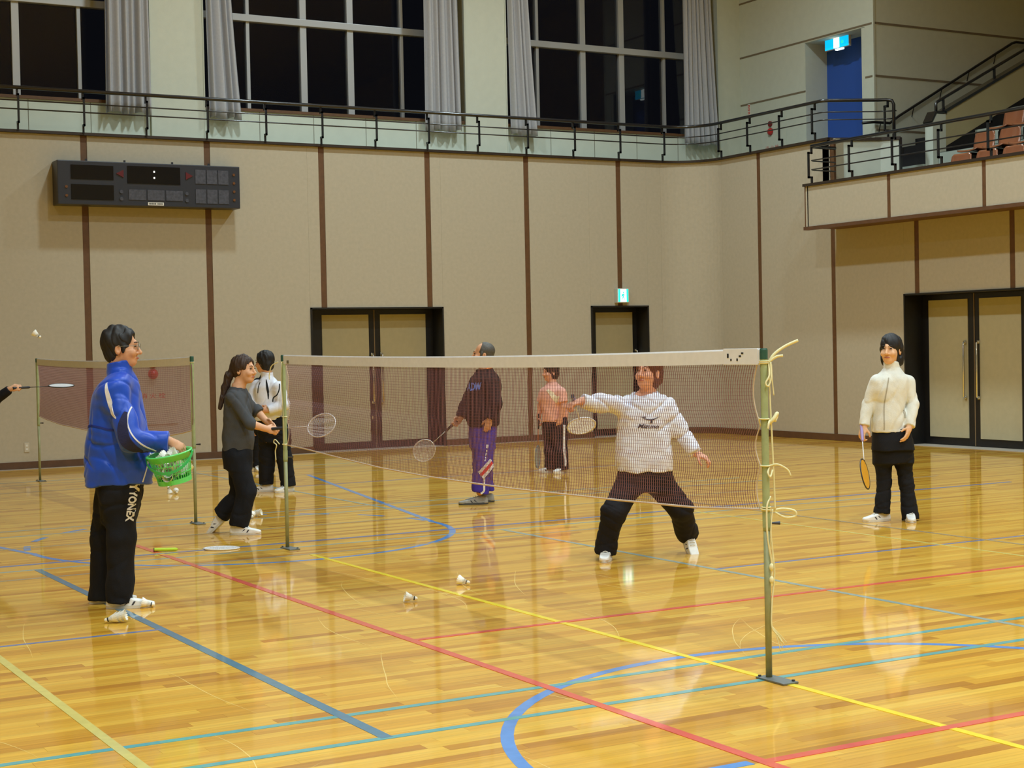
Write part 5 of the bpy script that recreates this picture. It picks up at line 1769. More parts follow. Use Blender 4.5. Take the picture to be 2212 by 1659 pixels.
# ------------------------------------------------------------------ joints of the figures (right, away, up) around each standing point
P = {
 'blue': {'base':(-1.949,4.062),'J':{'head':(0.064,0.0,1.627),'neck':(0.048,-0.0,1.496),'shN':(0.056,-0.17,1.381),'elN':(0.173,-0.25,1.061),'wrN':(0.4,-0.22,1.046),'hdN':(0.469,-0.2,1.006),'shF':(-0.015,0.17,1.373),'elF':(0.038,0.24,1.095),'wrF':(0.114,0.18,0.933),'hdF':(0.135,0.16,0.859),'hipN':(0.063,-0.09,0.778),'knN':(0.057,-0.1,0.446),'anN':(0.036,-0.1,0.083),'toN':(0.23,-0.047,0.0),'heN':(-0.015,-0.139,0.0),'hipF':(-0.046,0.09,0.765),'knF':(-0.099,0.1,0.425),'anF':(-0.129,0.12,0.072),'toF':(0.006,0.218,0.0),'heF':(-0.172,0.076,0.0),'basket':(0.42,-0.2,0.91)},'top':[(0.768,0.029,0.21,0,0.2),(0.845,0.043,0.228,0,0.21),(0.962,0.044,0.215,0,0.21),(1.108,0.029,0.184,0,0.21),(1.254,0.024,0.158,0,0.21),(1.357,0.032,0.136,0,0.215),(1.423,0.046,0.105,0,0.19),(1.476,0.059,0.069,0,0.11),(1.499,0.054,0.059,0,0.075)],'pel':[(0.522,0.019,0.103,0,0.13),(0.727,0.034,0.14,0,0.175),(0.815,0.033,0.149,0,0.18),(0.932,0.04,0.132,0,0.17)]},
 'gray': {'base':(0.038,7.355),'J':{'head':(0.084,-0.0,1.429),'neck':(0.019,-0.0,1.273),'shN':(0.008,-0.15,1.221),'elN':(0.158,-0.2,0.968),'wrN':(0.29,-0.16,0.919),'hdN':(0.371,-0.14,0.9),'shF':(-0.008,0.15,1.22),'elF':(0.144,0.2,1.072),'wrF':(0.238,0.16,0.977),'hdF':(0.289,0.14,0.936),'hipN':(0.011,-0.08,0.683),'knN':(0.095,-0.08,0.371),'anN':(0.022,-0.09,0.091),'toN':(0.133,0.08,0.0),'heN':(-0.073,-0.021,0.0),'hipF':(-0.001,0.08,0.672),'knF':(0.015,0.08,0.333),'anF':(-0.148,0.1,0.171),'toF':(-0.272,0.1,0.116),'heF':(-0.171,0.1,0.213)},'top':[(0.73,0.012,0.127,0,0.16),(0.819,0.017,0.138,0,0.165),(0.982,0.024,0.126,0,0.16),(1.123,0.025,0.123,0,0.165),(1.216,0.022,0.109,0,0.165),(1.272,0.024,0.076,0,0.1),(1.305,0.022,0.05,0,0.065)],'pel':[(0.577,0.015,0.121,0,0.15),(0.677,0.01,0.132,0,0.165),(0.778,0.013,0.128,0,0.155),(0.839,0.012,0.11,0,0.14)]},
 'whitejk': {'base':(1.809,10.969),'J':{'head':(-0.116,-0.0,1.46),'neck':(-0.088,-0.0,1.309),'shN':(0.049,-0.1,1.204),'elN':(0.106,-0.14,0.976),'wrN':(-0.062,-0.2,0.925),'hdN':(-0.139,-0.2,0.931),'shF':(-0.213,0.08,1.215),'elF':(-0.262,0.0,1.02),'wrF':(-0.188,-0.12,0.919),'hdF':(-0.13,-0.16,0.94),'hipN':(0.062,-0.03,0.665),'knN':(0.087,-0.03,0.377),'anN':(0.121,-0.03,0.089),'toN':(0.051,-0.345,0.0),'heN':(0.151,0.196,-0.0),'hipF':(-0.103,0.03,0.665),'knF':(-0.121,0.03,0.388),'anF':(-0.136,0.05,0.114),'toF':(-0.309,0.358,0.0),'heF':(-0.168,0.625,0.0)},'top':[(0.808,-0.08,0.162,0,0.15),(0.901,-0.069,0.169,0,0.16),(1.058,-0.071,0.159,0,0.155),(1.188,-0.079,0.144,0,0.14),(1.267,-0.079,0.099,0,0.1),(1.308,-0.083,0.062,0,0.07)],'pel':[(0.56,-0.018,0.167,0,0.13),(0.718,-0.04,0.172,0,0.14),(0.848,-0.048,0.151,0,0.13)]},
 'behind': {'base':(2.754,13.969),'J':{'head':(0.066,0.0,1.444),'neck':(0.068,0.0,1.297),'shN':(-0.038,0.0,1.214),'elN':(-0.061,0.0,1.031),'wrN':(0.001,-0.1,0.898),'hdN':(0.036,-0.1,0.849),'shF':(0.176,0.0,1.209),'elF':(0.202,0.0,1.025),'wrF':(0.184,-0.1,0.895),'hdF':(0.152,-0.1,0.847),'hipN':(-0.021,0.0,0.65),'knN':(-0.053,0.0,0.357),'anN':(-0.065,0.0,0.081),'toN':(0.012,-0.233,0.0),'heN':(-0.17,0.519,0.0),'hipF':(0.114,0.0,0.647),'knF':(0.119,0.0,0.353),'anF':(0.118,0.0,0.077),'toF':(0.189,-0.278,0.0),'heF':(0.039,0.464,0.0)},'top':[(0.692,0.048,0.141,0,0.12),(0.906,0.052,0.129,0,0.12),(1.151,0.065,0.135,0,0.12),(1.26,0.073,0.067,0,0.07),(1.297,0.071,0.052,0,0.05)],'pel':[(0.538,0.046,0.138,0,0.12),(0.722,0.049,0.135,0,0.12),(0.784,0.049,0.129,0,0.11)]},
 'purple': {'base':(2.949,8.254),'J':{'head':(0.05,0.0,1.503),'neck':(0.066,-0.0,1.362),'shN':(0.122,-0.17,1.238),'elN':(0.165,-0.23,1.016),'wrN':(0.101,-0.24,0.865),'hdN':(0.076,-0.24,0.759),'shF':(-0.025,0.17,1.243),'elF':(-0.146,0.22,0.978),'wrF':(-0.194,0.18,0.866),'hdF':(-0.267,0.17,0.797),'hipN':(0.044,-0.09,0.696),'knN':(0.029,-0.1,0.393),'anN':(-0.014,-0.1,0.109),'toN':(-0.142,-0.296,0.0),'heN':(0.045,-0.15,0.0),'hipF':(0.013,0.09,0.686),'knF':(0.015,0.1,0.378),'anF':(0.047,0.12,0.106),'toF':(0.009,0.046,0.0),'heF':(0.144,0.21,0.0)},'top':[(0.785,0.038,0.158,0,0.2),(0.879,0.025,0.18,0,0.21),(1.02,0.038,0.176,0,0.21),(1.16,0.055,0.171,0,0.22),(1.264,0.064,0.15,0,0.2),(1.329,0.066,0.104,0,0.12),(1.363,0.061,0.075,0,0.075)],'pel':[(0.574,0.017,0.127,0,0.17),(0.715,0.027,0.143,0,0.18),(0.809,0.033,0.143,0,0.18),(0.903,0.038,0.132,0,0.17)]},
 'pink': {'base':(5.498,11.009),'J':{'head':(-0.038,0.0,1.253),'neck':(-0.019,0.0,1.097),'shN':(0.086,-0.12,1.029),'elN':(0.109,-0.16,0.829),'wrN':(0.072,-0.16,0.693),'hdN':(0.048,-0.16,0.602),'shF':(-0.115,0.12,1.032),'elF':(-0.171,0.14,0.824),'wrF':(-0.192,0.12,0.697),'hdF':(-0.199,0.12,0.616),'hipN':(0.067,-0.07,0.557),'knN':(0.066,-0.08,0.27),'anN':(0.08,-0.08,0.068),'toN':(-0.053,-0.271,0.0),'heN':(0.136,0.257,0.0),'hipF':(-0.057,0.07,0.552),'knF':(-0.051,0.08,0.261),'anF':(-0.049,0.08,0.07),'toF':(-0.207,0.053,0.0),'heF':(-0.025,0.373,-0.0)},'top':[(0.641,0.004,0.164,0,0.145),(0.756,0.007,0.159,0,0.15),(0.929,-0.005,0.162,0,0.155),(1.033,-0.008,0.144,0,0.14),(1.103,-0.018,0.086,0,0.08),(1.126,-0.024,0.058,0,0.055)],'pel':[(0.439,0.014,0.145,0,0.14),(0.583,0.012,0.155,0,0.15),(0.698,0.014,0.15,0,0.14)]},
 'swing': {'base':(1.918,3.845),'J':{'head':(0.057,-0.03,1.369),'neck':(0.033,0.0,1.212),'shN':(-0.122,0.0,1.167),'elN':(-0.307,-0.06,1.152),'wrN':(-0.442,-0.12,1.178),'hdN':(-0.511,-0.14,1.159),'shF':(0.181,0.02,1.153),'elF':(0.283,-0.02,0.94),'wrF':(0.396,-0.08,0.771),'hdF':(0.474,-0.1,0.736),'hipN':(-0.079,0.0,0.569),'knN':(-0.221,-0.12,0.361),'anN':(-0.275,-0.04,0.083),'toN':(-0.323,-0.373,0.0),'heN':(-0.242,-0.14,0.0),'hipF':(0.115,0.02,0.563),'knF':(0.286,0.05,0.357),'anF':(0.36,0.28,0.142),'toF':(0.374,0.338,0.0),'heF':(0.384,0.32,0.094)},'top':[(0.643,0.015,0.222,0,0.155),(0.704,0.018,0.217,0,0.16),(0.876,0.017,0.206,0,0.155),(1.047,0.028,0.197,0,0.15),(1.143,0.029,0.186,0,0.135),(1.198,0.036,0.144,0,0.105),(1.232,0.037,0.089,0,0.07)],'pel':[(0.491,0.023,0.192,0,0.14),(0.584,0.025,0.206,0,0.15),(0.687,0.023,0.195,0,0.14)]},
 'fleece': {'base':(4.957,4.479),'J':{'head':(0.018,0.0,1.487),'neck':(0.024,0.0,1.338),'shN':(-0.115,-0.02,1.241),'elN':(-0.182,0.0,1.025),'wrN':(-0.235,-0.06,0.827),'hdN':(-0.264,-0.08,0.757),'shF':(0.164,0.02,1.226),'elF':(0.195,-0.02,1.018),'wrF':(0.139,-0.12,0.815),'hdF':(0.104,-0.16,0.73),'hipN':(-0.06,0.0,0.607),'knN':(-0.055,0.0,0.345),'anN':(-0.079,0.0,0.095),'toN':(-0.213,0.188,0.0),'heN':(0.024,0.448,0.0),'hipF':(0.11,0.0,0.603),'knF':(0.138,0.0,0.32),'anF':(0.161,-0.02,0.039),'toF':(0.001,-0.594,0.0),'heF':(0.193,-0.036,0.0)},'top':[(0.779,-0.005,0.149,0,0.14),(0.868,-0.007,0.153,0,0.145),(1.029,0.005,0.139,0,0.135),(1.149,0.009,0.157,0,0.14),(1.238,0.018,0.149,0,0.125),(1.294,0.019,0.101,0,0.09),(1.327,0.024,0.073,0,0.065)],'pel':[(0.504,0.028,0.169,0,0.13),(0.625,0.023,0.167,0,0.14),(0.747,0.007,0.145,0,0.13)],'skirt':[(0.617,0.025,0.181,0,0.16),(0.706,0.021,0.171,0,0.155),(0.807,0.008,0.153,0,0.13)]},
 'edge': {'base':(-1.297,12.116),'J':{'head':(0.036,0.0,1.621),'neck':(0.042,0.0,1.444),'shN':(0.193,-0.1,1.332),'elN':(0.33,-0.2,1.101),'wrN':(0.514,-0.2,1.237),'hdN':(0.624,-0.2,1.255),'shF':(-0.138,0.1,1.334),'elF':(-0.186,0.1,1.091),'wrF':(0.012,-0.1,0.993),'hdF':(0.094,-0.12,0.977),'hipN':(0.071,-0.0,0.709),'knN':(0.072,0.0,0.405),'anN':(0.074,-0.0,0.115),'toN':(0.261,-0.206,0.0),'heN':(0.008,0.05,0.0),'hipF':(-0.056,0.0,0.712),'knF':(-0.079,-0.0,0.408),'anF':(-0.098,0.0,0.119),'toF':(0.056,-0.164,0.0),'heF':(-0.194,0.092,0.0)},'top':[(0.761,0.012,0.182,0,0.14),(0.989,0.018,0.182,0,0.14),(1.217,0.022,0.19,0,0.15),(1.343,0.024,0.147,0,0.13),(1.413,0.036,0.075,0,0.08),(1.444,0.037,0.06,0,0.06)],'pel':[(0.635,0.006,0.165,0,0.14),(0.786,0.012,0.177,0,0.14),(0.913,0.016,0.167,0,0.13)]},
}

HAIR = dict(black=mat('hair_black', rgb(22, 18, 18), 0.62, noise=0.3, nscale=60), brown=mat('hair_brown', rgb(58, 40, 30), 0.62, noise=0.3, nscale=60),
            red=mat('hair_reddish', rgb(84, 40, 30), 0.62, noise=0.3, nscale=60), grey=mat('hair_cropped', rgb(78, 74, 68), 0.6, noise=0.3, nscale=80))
TAN = skin_mat('tan', (210, 156, 120))
FAIR = skin_mat('fair', (222, 170, 134))
PALE = skin_mat('pale', (224, 176, 136))
ROSY = skin_mat('rosy', (222, 162, 134))
C_black = cloth('black_cloth', (24, 24, 28))
C_white_trim = cloth('white_trim', (224, 222, 226), 0.6)
WANT_UP, FWD_R, FWD_L = (0, 0, 1), (1, 0, 0), (-1, 0, 0)

# ---- the person in the blue jacket with the basket
c_blue = mat('blue_shell', rgb(12, 70, 188), 0.42, noise=0.06, nscale=14, bump=0.08, bscale=40, spec=0.4, sheen=0.2)
c_navy = cloth('navy_panel', (44, 46, 78))
A = person('blue', 'person in a bright blue jacket and black trousers holding a green basket', (1, 0.06, 0.0), TAN,
           dict(style='short', mat=HAIR['black'], t=0.014, fringe=0.098, fw=0.070, rough=0.0042), dict(name='jacket', mat=c_blue, fold=0.008, freq=22, crease=0.013),
           dict(mat=C_black, drop=0.05, fold=0.006), (dict(ang=8, L=0.275), dict(ang=20, L=0.275)), hs=1.06, sleeve=(0.088, 0.078, 0.060), leg=(0.098, 0.088, 0.082),
           handN=((0.15, 0.55, -0.7), 1.15, (0.6, 0, 0.8)), handF=((0, -1, 0), 0.6, FWD_R), collar=(0.052, 0.080), seed=3, hN=0.005)
J = A['top']
ribbon('white_flash', J, [(0.022, 1.415), (0.030, 1.36), (0.050, 1.28), (0.066, 1.225), (0.088, 1.195)], lambda t: 0.008 + 0.022 * math.sin(math.pi * min(1, t * 1.05)), C_white_trim)
ribbon('dark_panel', J, [(0.150, 1.235), (0.140, 1.18), (0.138, 1.12), (0.158, 1.06), (0.20, 1.01), (0.245, 0.985)], lambda t: 0.02 + 0.055 * math.sin(math.pi * t), c_navy)
ribbon('white_piping', J, [(0.235, 1.312), (0.205, 1.298), (0.178, 1.268), (0.164, 1.20), (0.170, 1.15), (0.200, 1.09), (0.250, 1.035), (0.325, 0.990)], 0.009, C_white_trim, n=70, off=0.004)
ribbon('white_piping', J, [(0.246, 0.965), (0.238, 0.91), (0.228, 0.86), (0.205, 0.79)], 0.007, C_white_trim, off=0.004)
ribbon('back_flap', J, [(-0.135, 1.135), (-0.10, 1.150), (-0.04, 1.142), (0.02, 1.125), (0.06, 1.12)], 0.012, mat('jacket_seam', rgb(14, 40, 130), 0.6))
v, f_ = text_mesh('YONEX', 0.055, 0.0, 0.0022)
print_on('lettering', A['pants'], [(p[0], p[1] * 0.9, 0) for p in v], f_, (0.135, 0.645), (-0.16, -0.99), (0.99, -0.16), C_white_trim)
v, f_ = text_mesh('Y', 0.055, 0.0, 0.003)
for dz in (0.0, 0.034):
    print_on('logo', A['pants'], [(p[0] * 1.2, p[1], 0) for p in v], f_, (0.152 + dz * 0.1, 0.762 + dz), (-0.16, -0.99), (0.99, -0.16), C_white_trim)
hp = A['hp']
gm = mat('glasses_frame', rgb(150, 156, 150), 0.2, metal=0.6)
gl_ = empty('glasses', parent=A['body'])
for s_ in (-1, 1):
    MB().tube([hp(s_ * 0.033 + 0.024 * math.cos(t), 0.1075 - 0.006 * abs(math.cos(t)), 0.006 + 0.018 * math.sin(t)) for t in [math.tau * k / 20 for k in range(21)]], 0.0017, 5, caps=False).build('rim', gm, gl_, smooth=True)
    MB().tube([hp(s_ * 0.057, 0.100, 0.012), hp(s_ * 0.072, 0.05, 0.012), hp(s_ * 0.080, -0.005, 0.010)], 0.0016, 5).build('temple_arm', gm, gl_, smooth=True)
MB().tube([hp(-0.010, 0.110, 0.008), hp(0.010, 0.110, 0.008)], 0.0016, 5).build('bridge', gm, gl_)

# ---- the running person in grey
A = person('gray', 'person in a dark grey long-sleeved top running, brown ponytail, racket held forward', (0.92, -0.38, 0.0), FAIR,
           dict(style='pony', mat=HAIR['brown'], t=0.012, fringe=0.085, fw=0.070, tail=[np.array(q) for q in ((-0.01, 0.03, 1.46), (-0.055, 0.02, 1.38), (-0.085, 0.02, 1.28), (-0.105, 0.01, 1.19), (-0.135, 0.0, 1.10))]),
           dict(name='top', mat=cloth('grey_knit', (74, 76, 80), 0.9), fold=0.005), dict(mat=cloth('dark_track_cloth', (22, 24, 30)), fold=0.007),
           (dict(ang=-6, sole=M['sole_white']), dict(ang=180 - 8, pitch=0.75, zoff=0.085)), hs=1.02, sleeve=(0.066, 0.054, 0.044), leg=(0.098, 0.088, 0.080),
           handN=((0, 0.9, -0.3), 1.25, WANT_UP), handF=((0, -0.8, -0.4), 0.7, WANT_UP), seed=9, bare=(True, True))
Bp = A['base']
racket('racket', 'white racket held forward by the running person in grey', view_pt(Bp, 0.325, -0.15, 0.915), RR * 0.80 - FH * 0.42 + Vector((0, 0, 0.06)), RR * -0.30 - FH * 0.8 + Vector((0, 0, 0.45)), RM['white'], RM['grip_dark'], RM['white'], RM['wstr'], 0.0011)

# ---- the person in the white track jacket
A = person('whitejk', 'dark-haired person in a white track jacket with black piping turned to the left', (-0.86, 0.36, -0.05), TAN,
           dict(style='bob', mat=HAIR['black'], t=0.016, fringe=0.06, down=-0.05), dict(name='jacket', mat=cloth('white_shell', (222, 224, 236), 0.6), fold=0.007, freq=26),
           dict(mat=C_black, fold=0.006), (dict(ang=-130), dict(ang=-175)), hs=1.0, sleeve=(0.078, 0.068, 0.050), leg=(0.10, 0.088, 0.082),
           handN=((-0.1, 0.9, 0.0), 0.9, WANT_UP), handF=((0.6, 0.5, 0.2), 0.9, WANT_UP), collar=(0.05, 0.07), seed=15, hN=0.006)
ribbon('black_piping', A['top'], [(-0.085, 1.27), (-0.072, 1.20), (-0.062, 1.13), (-0.058, 1.05)], lambda t: 0.006 + 0.020 * math.sin(math.pi * t), C_black)
ribbon('black_piping', A['top'], [(0.072, 1.22), (0.070, 1.16), (0.045, 1.10), (0.0, 1.065), (-0.01, 1.02)], 0.012, C_black)
ribbon('black_piping', A['top'], [(-0.155, 1.24), (-0.172, 1.18), (-0.178, 1.12)], 0.010, C_black)

# ---- somebody almost hidden behind
A = person('behind', 'person in black almost hidden behind the white track jacket, one leg showing', (0.2, -0.97, 0), TAN,
           dict(style='bob', mat=HAIR['black'], t=0.010, fringe=0.06, down=-0.05), dict(name='top', mat=C_black), dict(mat=C_black),
           (dict(ang=-70), dict(ang=-100)), hs=0.92, sleeve=(0.05, 0.045, 0.04), leg=(0.066, 0.060, 0.056),
           handN=((0, 1, 0), 0.5, FWD_R), handF=((0, 1, 0), 0.5, FWD_L), seed=19, hN=0.007)

# ---- the person in the dark sweater and purple trousers
c_purp = cloth('purple_cloth', (66, 52, 158), 0.7)
A = person('purple', 'balding person in a black sweatshirt and purple track trousers seen through the net', (-1, -0.05, 0.06), TAN,
           dict(style='bald', mat=HAIR['grey'], t=0.0045, fringe=0.075, fw=0.070, rough=0.0008), dict(name='sweatshirt', mat=cloth('black_sweat', (30, 24, 26), 0.95), fold=0.006),
           dict(mat=c_purp, fold=0.006, drop=-0.005), (dict(ang=-172, upper=M['shoe_grey'], sole=M['sole_dark'], L=0.275), dict(ang=-178, upper=M['shoe_grey'], sole=M['sole_dark'], L=0.275)), hs=1.03,
           sleeve=(0.085, 0.074, 0.052), leg=(0.112, 0.098, 0.085), handN=((0, 0.9, 0.2), 0.7, FWD_L), handF=((0.2, -0.9, 0), 1.2, WANT_UP), seed=23)
bl = cloth('blue_print', (96, 134, 226), 0.6)
v, f_ = text_mesh('ADW', 0.105, 0.25, 0.004)
print_on('lettering', A['top'], [(p[0] * 0.55, p[1], 0) for p in v], f_, (-0.052, 1.185), (1, 0.05), (-0.05, 1), bl)
orange = mat('orange_collar', rgb(226, 120, 40), 0.7)
nk = A['J']['neck']
MB().tube([(nk[0] + 0.070 * math.cos(t), nk[1] + 0.068 * math.sin(t), nk[2] - 0.01 + 0.026 * math.cos(t)) for t in [math.tau * k / 24 for k in range(25)]], 0.011, 8, caps=False).build('shirt_collar', orange, A['root'], smooth=True)
ribbon('white_band', A['pants'], [(0.000, 0.30), (0.03, 0.325), (0.075, 0.375), (0.12, 0.425)], 0.088, C_white_trim, off=0.003)
ribbon('red_band', A['pants'], [(0.002, 0.302), (0.03, 0.327), (0.075, 0.377), (0.118, 0.425)], 0.030, cloth('red_trim', (214, 60, 56)), off=0.006)
ribbon('white_stripe', A['pants'], [(0.035, 0.30), (0.036, 0.24), (0.034, 0.18), (0.030, 0.14), (0.0, 0.115)], 0.020, C_white_trim)
v, f_ = text_mesh('I I II I', 0.06)
for k, (z, hgt) in enumerate(((0.59, 0.035), (0.545, 0.02), (0.51, 0.03), (0.475, 0.018), (0.45, 0.02))):
    ribbon('print_mark', A['pants'], [(0.075 - 0.010 * k * .6, z + hgt / 2), (0.073 - 0.010 * k * .6, z), (0.070 - 0.010 * k * .6, z - hgt / 2)], 0.020 if k == 0 else 0.012, C_white_trim, n=8)
racket('racket', 'racket swung low behind the net by the person in purple trousers', view_pt(A['base'], -0.235, 0.165, 0.835), RR * -0.66 + FH * 0.45 + Vector((0, 0, -0.58)), RR * -0.35 - FH * 0.9 + Vector((0, 0, -0.25)), RM['white'], RM['grip_dark'], RM['grey'], RM['wstr'], 0.0013)

# ---- the person in the pink polo shirt
c_pink = cloth('pink_polo', (238, 178, 162), 0.8)
A = person('pink', 'person in a pink polo shirt and dark trousers with a white side stripe', (-0.82, -0.40, -0.03), ROSY,
           dict(style='bob', mat=HAIR['black'], t=0.014, fringe=0.055, down=-0.055, ears=True), dict(name='polo_shirt', mat=c_pink, fold=0.005),
           dict(mat=C_black, fold=0.005), (dict(ang=-125, L=0.235), dict(ang=-165, L=0.235)), hs=0.95, sleeve=(0.068, 0.062, 0.05), leg=(0.098, 0.086, 0.088),
           handN=((-0.2, 0.9, 0), 0.6, FWD_L), handF=((0.9, -0.2, 0), 1.25, FWD_L), short=True, collar=(0.020, 0.066), seed=31, hN=0.006)
cream = cloth('cream_patch', (238, 222, 190))
ribbon('white_panel', A['top'], [(-0.085, 1.035), (-0.04, 0.995), (0.0, 0.95), (0.045, 0.91)], lambda t: 0.03 + 0.07 * t, cream)
ribbon('white_stripe', A['pants'], [(0.115, 0.60), (0.108, 0.45), (0.108, 0.30), (0.120, 0.17), (0.118, 0.09)], 0.026, C_white_trim)
racket('racket', 'racket hanging straight down from the hand of the person in pink', view_pt(A['base'], -0.194, 0.095, 0.73), RR * -0.04 + Vector((0, 0, -1)), RR * 0.93 - FH * 0.30, RM['teal'], RM['grip_dark'], RM['rust'], RM['grey'], 0.0022)

# ---- the lunging person in the white long-sleeved shirt
c_wht = cloth('white_jersey', (226, 230, 244), 0.8)
A = person('swing', 'person in a white long-sleeved shirt lunging and swinging behind the near net', (-0.58, -0.80, 0.14), ROSY,
           dict(style='bob', mat=HAIR['red'], t=0.015, fringe=0.075, fw=0.072, down=-0.055, rough=0.0045, ears=True), dict(name='shirt', mat=c_wht, fold=0.009, freq=20, crease=0.016),
           dict(mat=cloth('dark_track_cloth', (26, 24, 28)), fold=0.008), (dict(ang=-100), dict(ang=-75, pitch=0.7, zoff=0.07)), hs=1.06,
           sleeve=(0.078, 0.068, 0.054), leg=(0.104, 0.090, 0.082), handN=((0.3, 0.3, -0.8), 1.2, (0, 1, 0.2)), handF=((-0.5, 0.3, -0.7), 0.95, (0.2, -0.6, 0.5)), seed=37, hN=0.005)
ink = cloth('print_ink', (50, 52, 66), 0.6)
bird_v = [(-0.075, 0.016), (-0.030, 0.021), (-0.036, 0.012), (-0.052, 0.012), (-0.025, 0.002), (0.0, -0.001), (0.030, 0.004), (0.082, 0.020), (0.030, -0.004),
          (0.014, -0.010), (0.010, -0.030), (-0.008, -0.030), (0.0, -0.010), (-0.025, -0.005), (-0.052, 0.006)]
print_on('logo', A['top'], [(a, b, 0) for a, b in bird_v], [(0, 1, 2, 3), (3, 4, 13, 14), (4, 5, 12, 13), (5, 6, 9, 12), (6, 7, 8, 9), (12, 9, 10, 11)], (0.058, 1.035), (1, 0.02), (-0.02, 1), ink)
v, f_ = text_mesh('Mizuno', 0.052, 0.35, 0.0012)
print_on('lettering', A['top'], [(p[0] * 1.0, p[1] * 0.8, 0) for p in v], f_, (0.038, 0.982), (1, -0.04), (0.04, 1), ink)
nk = A['J']['neck']
MB().tube([(nk[0] - 0.004 + 0.076 * math.cos(t), nk[1] - 0.022 + 0.074 * math.sin(t), nk[2] - 0.012 + 0.030 * math.sin(t)) for t in [math.tau * k / 24 for k in range(25)]], 0.010, 8, caps=False).build('neck_band', cloth('grey_rib', (150, 150, 160)), A['root'], smooth=True)
racket('racket', 'racket trailing from the raised hand of the lunging person', view_pt(A['base'], -0.508, -0.165, 1.215), RR * 0.12 + FH * 0.70 + Vector((0, 0, -0.36)), RR * 0.12 - FH * 0.75 + Vector((0, 0, -0.85)), RM['white'], RM['blue'], RM['white'], RM['wstr'], 0.0022)

# ---- the person in the cream fleece
c_flc = cloth('cream_fleece', (222, 221, 212), 0.95, sheen=0.3, bump=0.22, bs=110)
A = person('fleece', 'smiling person in a cream zipped fleece and black flared trousers by the right-hand doors', (-0.52, -0.85, 0.02), PALE,
           dict(style='bob', mat=HAIR['black'], t=0.012, fringe=0.040, down=-0.11, fw=0.074, jw=0.075, ears=True), dict(name='fleece_jacket', mat=c_flc, fold=0.006),
           dict(mat=C_black, fold=0.004), (dict(ang=-158), dict(ang=-100)), hs=1.09, sleeve=(0.066, 0.056, 0.048), leg=(0.084, 0.062, 0.080),
           handN=((0.6, 0.5, 0), 1.2, (0, -1, 0)), handF=((-0.8, 0.4, 0), 0.5, (0, -1, 0)), collar=(0.045, 0.070), skirt=C_black, seed=43, hN=0.005)
ribbon('zip', A['top'], [(-0.030, 1.25), (-0.052, 1.15), (-0.070, 1.03), (-0.078, 0.92), (-0.080, 0.80)], 0.010, cloth('zip_grey', (170, 164, 150)))
ribbon('pocket_edge', A['top'], [(0.100, 0.975), (0.108, 0.93), (0.112, 0.90)], 0.026, cloth('pocket_grey', (176, 172, 160)))
ribbon('hem_band', A['top'], [(-0.14, 0.795), (-0.07, 0.79), (0.0, 0.79), (0.07, 0.793), (0.13, 0.80)], 0.016, c_flc)
racket('racket', 'racket with yellow strings held low by the person in the fleece', view_pt(A['base'], -0.258, -0.05, 0.845), RR * -0.10 - FH * 0.66 + Vector((0, 0, -0.74)), RR * 0.86 - FH * 0.42 + Vector((0, 0, 0.25)), RM['dark'], RM['violet'], RM['white'], RM['gold'], 0.0046)

# ---- the person at the left edge, only a sleeve, hand and racket in view
A = person('edge', 'person at the left edge of the picture, only black sleeve and hand in view', (0.9, 0.2, 0), FAIR,
           dict(style='short', mat=HAIR['black'], t=0.014, fringe=0.07), dict(name='top', mat=C_black), dict(mat=C_black),
           (dict(ang=-30), dict(ang=-30)), hs=1.0, sleeve=(0.07, 0.062, 0.050), leg=(0.085, 0.075, 0.07),
           handN=((0, 0.9, -0.3), 1.2, WANT_UP), handF=((0, 1, 0), 0.7, WANT_UP), seed=53, hN=0.006)
racket('racket', 'white racket held level at the left edge by the black-sleeved hand', view_pt(A['base'], 0.555, -0.225, 1.245), RR * 0.80 + FH * 0.60 + Vector((0, 0, 0.02)), Vector((0, 0, 1)) - FH * 0.20, RM['dark'], RM['grip_dark'], RM['dark'], RM['wstr'], 0.0048)

# ------------------------------------------------------------------ the green basket of shuttlecocks
bb_ = P['blue']['base']
bk_ = empty('shuttle_basket')
RZ = Matrix.Rotation(-YAW, 3, 'Z') @ Matrix.Rotation(math.radians(-9), 3, 'Y') @ Matrix.Rotation(math.radians(8), 3, 'X')
bk_.matrix_world = Matrix.Translation(view_pt(bb_, 0.430, -0.225, 0.795)) @ RZ.to_4x4()
tag(bk_, 'green plastic basket full of shuttlecocks held by the person in blue', 'basket')
RT, RB, BH = 0.132, 0.104, 0.182
MB().lathe([(RB - 0.002, 0.0), (RB, 0.0), (RB + 0.002, 0.03), (RB - 0.001, 0.03), (RB - 0.004, 0.006), (0.002, 0.006), (0.002, 0.0)], 40, caps=False).build('base', M['basket'], bk_)
MB().lathe([(RT - 0.004, BH - 0.035), (RT - 0.001, BH - 0.035), (RT + 0.004, BH - 0.004), (RT + 0.012, BH), (RT + 0.012, BH + 0.006), (RT, BH + 0.008), (RT - 0.004, BH), (RT - 0.006, BH - 0.035)], 40, caps=False).build('rim', M['basket'], bk_, smooth=True)
for t in (0.36, 0.66):
    r_ = RB + (RT - RB) * t
    MB().lathe([(r_ - .003, BH * t - .003), (r_, BH * t - .003), (r_, BH * t + .003), (r_ - .003, BH * t + .003), (r_ - .003, BH * t - .003)], 40, caps=False).build('hoop', M['basket'], bk_)
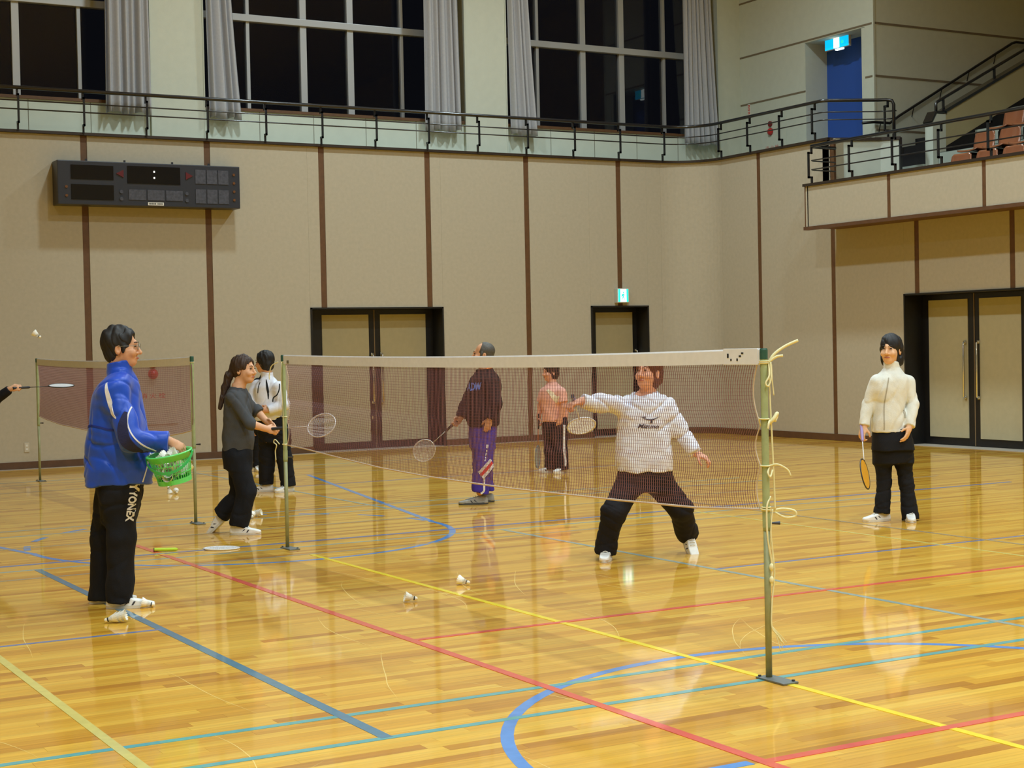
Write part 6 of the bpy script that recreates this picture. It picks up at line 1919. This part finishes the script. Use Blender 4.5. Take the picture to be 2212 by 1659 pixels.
sl = MB().poly([(RB, -.0020, .028), (RB, .0020, .028), (RT - .004, .0024, BH - .03), (RT - .004, -.0024, BH - .03),
                (RB - .003, -.0020, .028), (RB - .003, .0020, .028), (RT - .007, .0024, BH - .03), (RT - .007, -.0024, BH - .03)],
               [(0, 1, 2, 3), (7, 6, 5, 4), (0, 3, 7, 4), (1, 5, 6, 2)]).mesh('slat', M['basket'])
for k in range(40):
    o = link('slat', sl, bk_)
    o.rotation_euler = (0, 0, math.tau * k / 40)
# side pivots and the handle hanging down at the front
hv = []
for k in range(25):
    t = math.pi * k / 24
    hv.append((RT * 1.07 * math.cos(t), -RT * 1.05 * math.sin(t), BH - 0.012 - 0.085 * math.sin(t) ** 1.2))
b = MB()
vs, fs = [], []
for i, p in enumerate(hv):
    n_ = Vector((p[0], p[1], 0)).normalized()
    for (dr, dz) in ((0.0, -0.009), (0.005, -0.009), (0.005, 0.009), (0.0, 0.009)):
        vs.append((p[0] + n_.x * dr, p[1] + n_.y * dr, p[2] + dz))
for i in range(24):
    for k in range(4):
        fs.append((4 * i + k, 4 * i + (k + 1) % 4, 4 * i + 4 + (k + 1) % 4, 4 * i + 4 + k))
fs += [(3, 2, 1, 0), (96, 97, 98, 99)]
b.poly(vs, fs).build('handle', M['basket_dark'], bk_)
for s_ in (-1, 1):
    MB().ellipsoid((s_ * RT * 1.07, 0, BH - 0.012), (0.010, 0.012, 0.012), 10, 6).build('pivot', M['basket_dark'], bk_, smooth=True)
# shuttlecocks heaped in the basket
rg = random.Random(5)
for k in range(36):
    lay = k // 9
    a = math.tau * (k % 9) / 9 + 0.3 * lay + rg.uniform(-.15, .15)
    rad = (0.050 if k % 9 else 0.0) * (1 + 0.06 * lay)
    z = 0.026 + 0.036 * lay + rg.uniform(0, .012)
    loc = bk_.matrix_world @ Vector((rad * math.cos(a), rad * math.sin(a), z))
    up = Vector((rg.uniform(-1, 1), rg.uniform(-1, 1), rg.uniform(-.2, .5)))
    ctr = bk_.matrix_world @ Vector((0, 0, z + .03))
    ax = (ctr - loc) * 6 + up
    s_ = shuttle(loc, ax, 'white shuttlecock heaped in the green basket', 'shuttlecocks heaped in the green basket', roll=rg.uniform(0, 6))
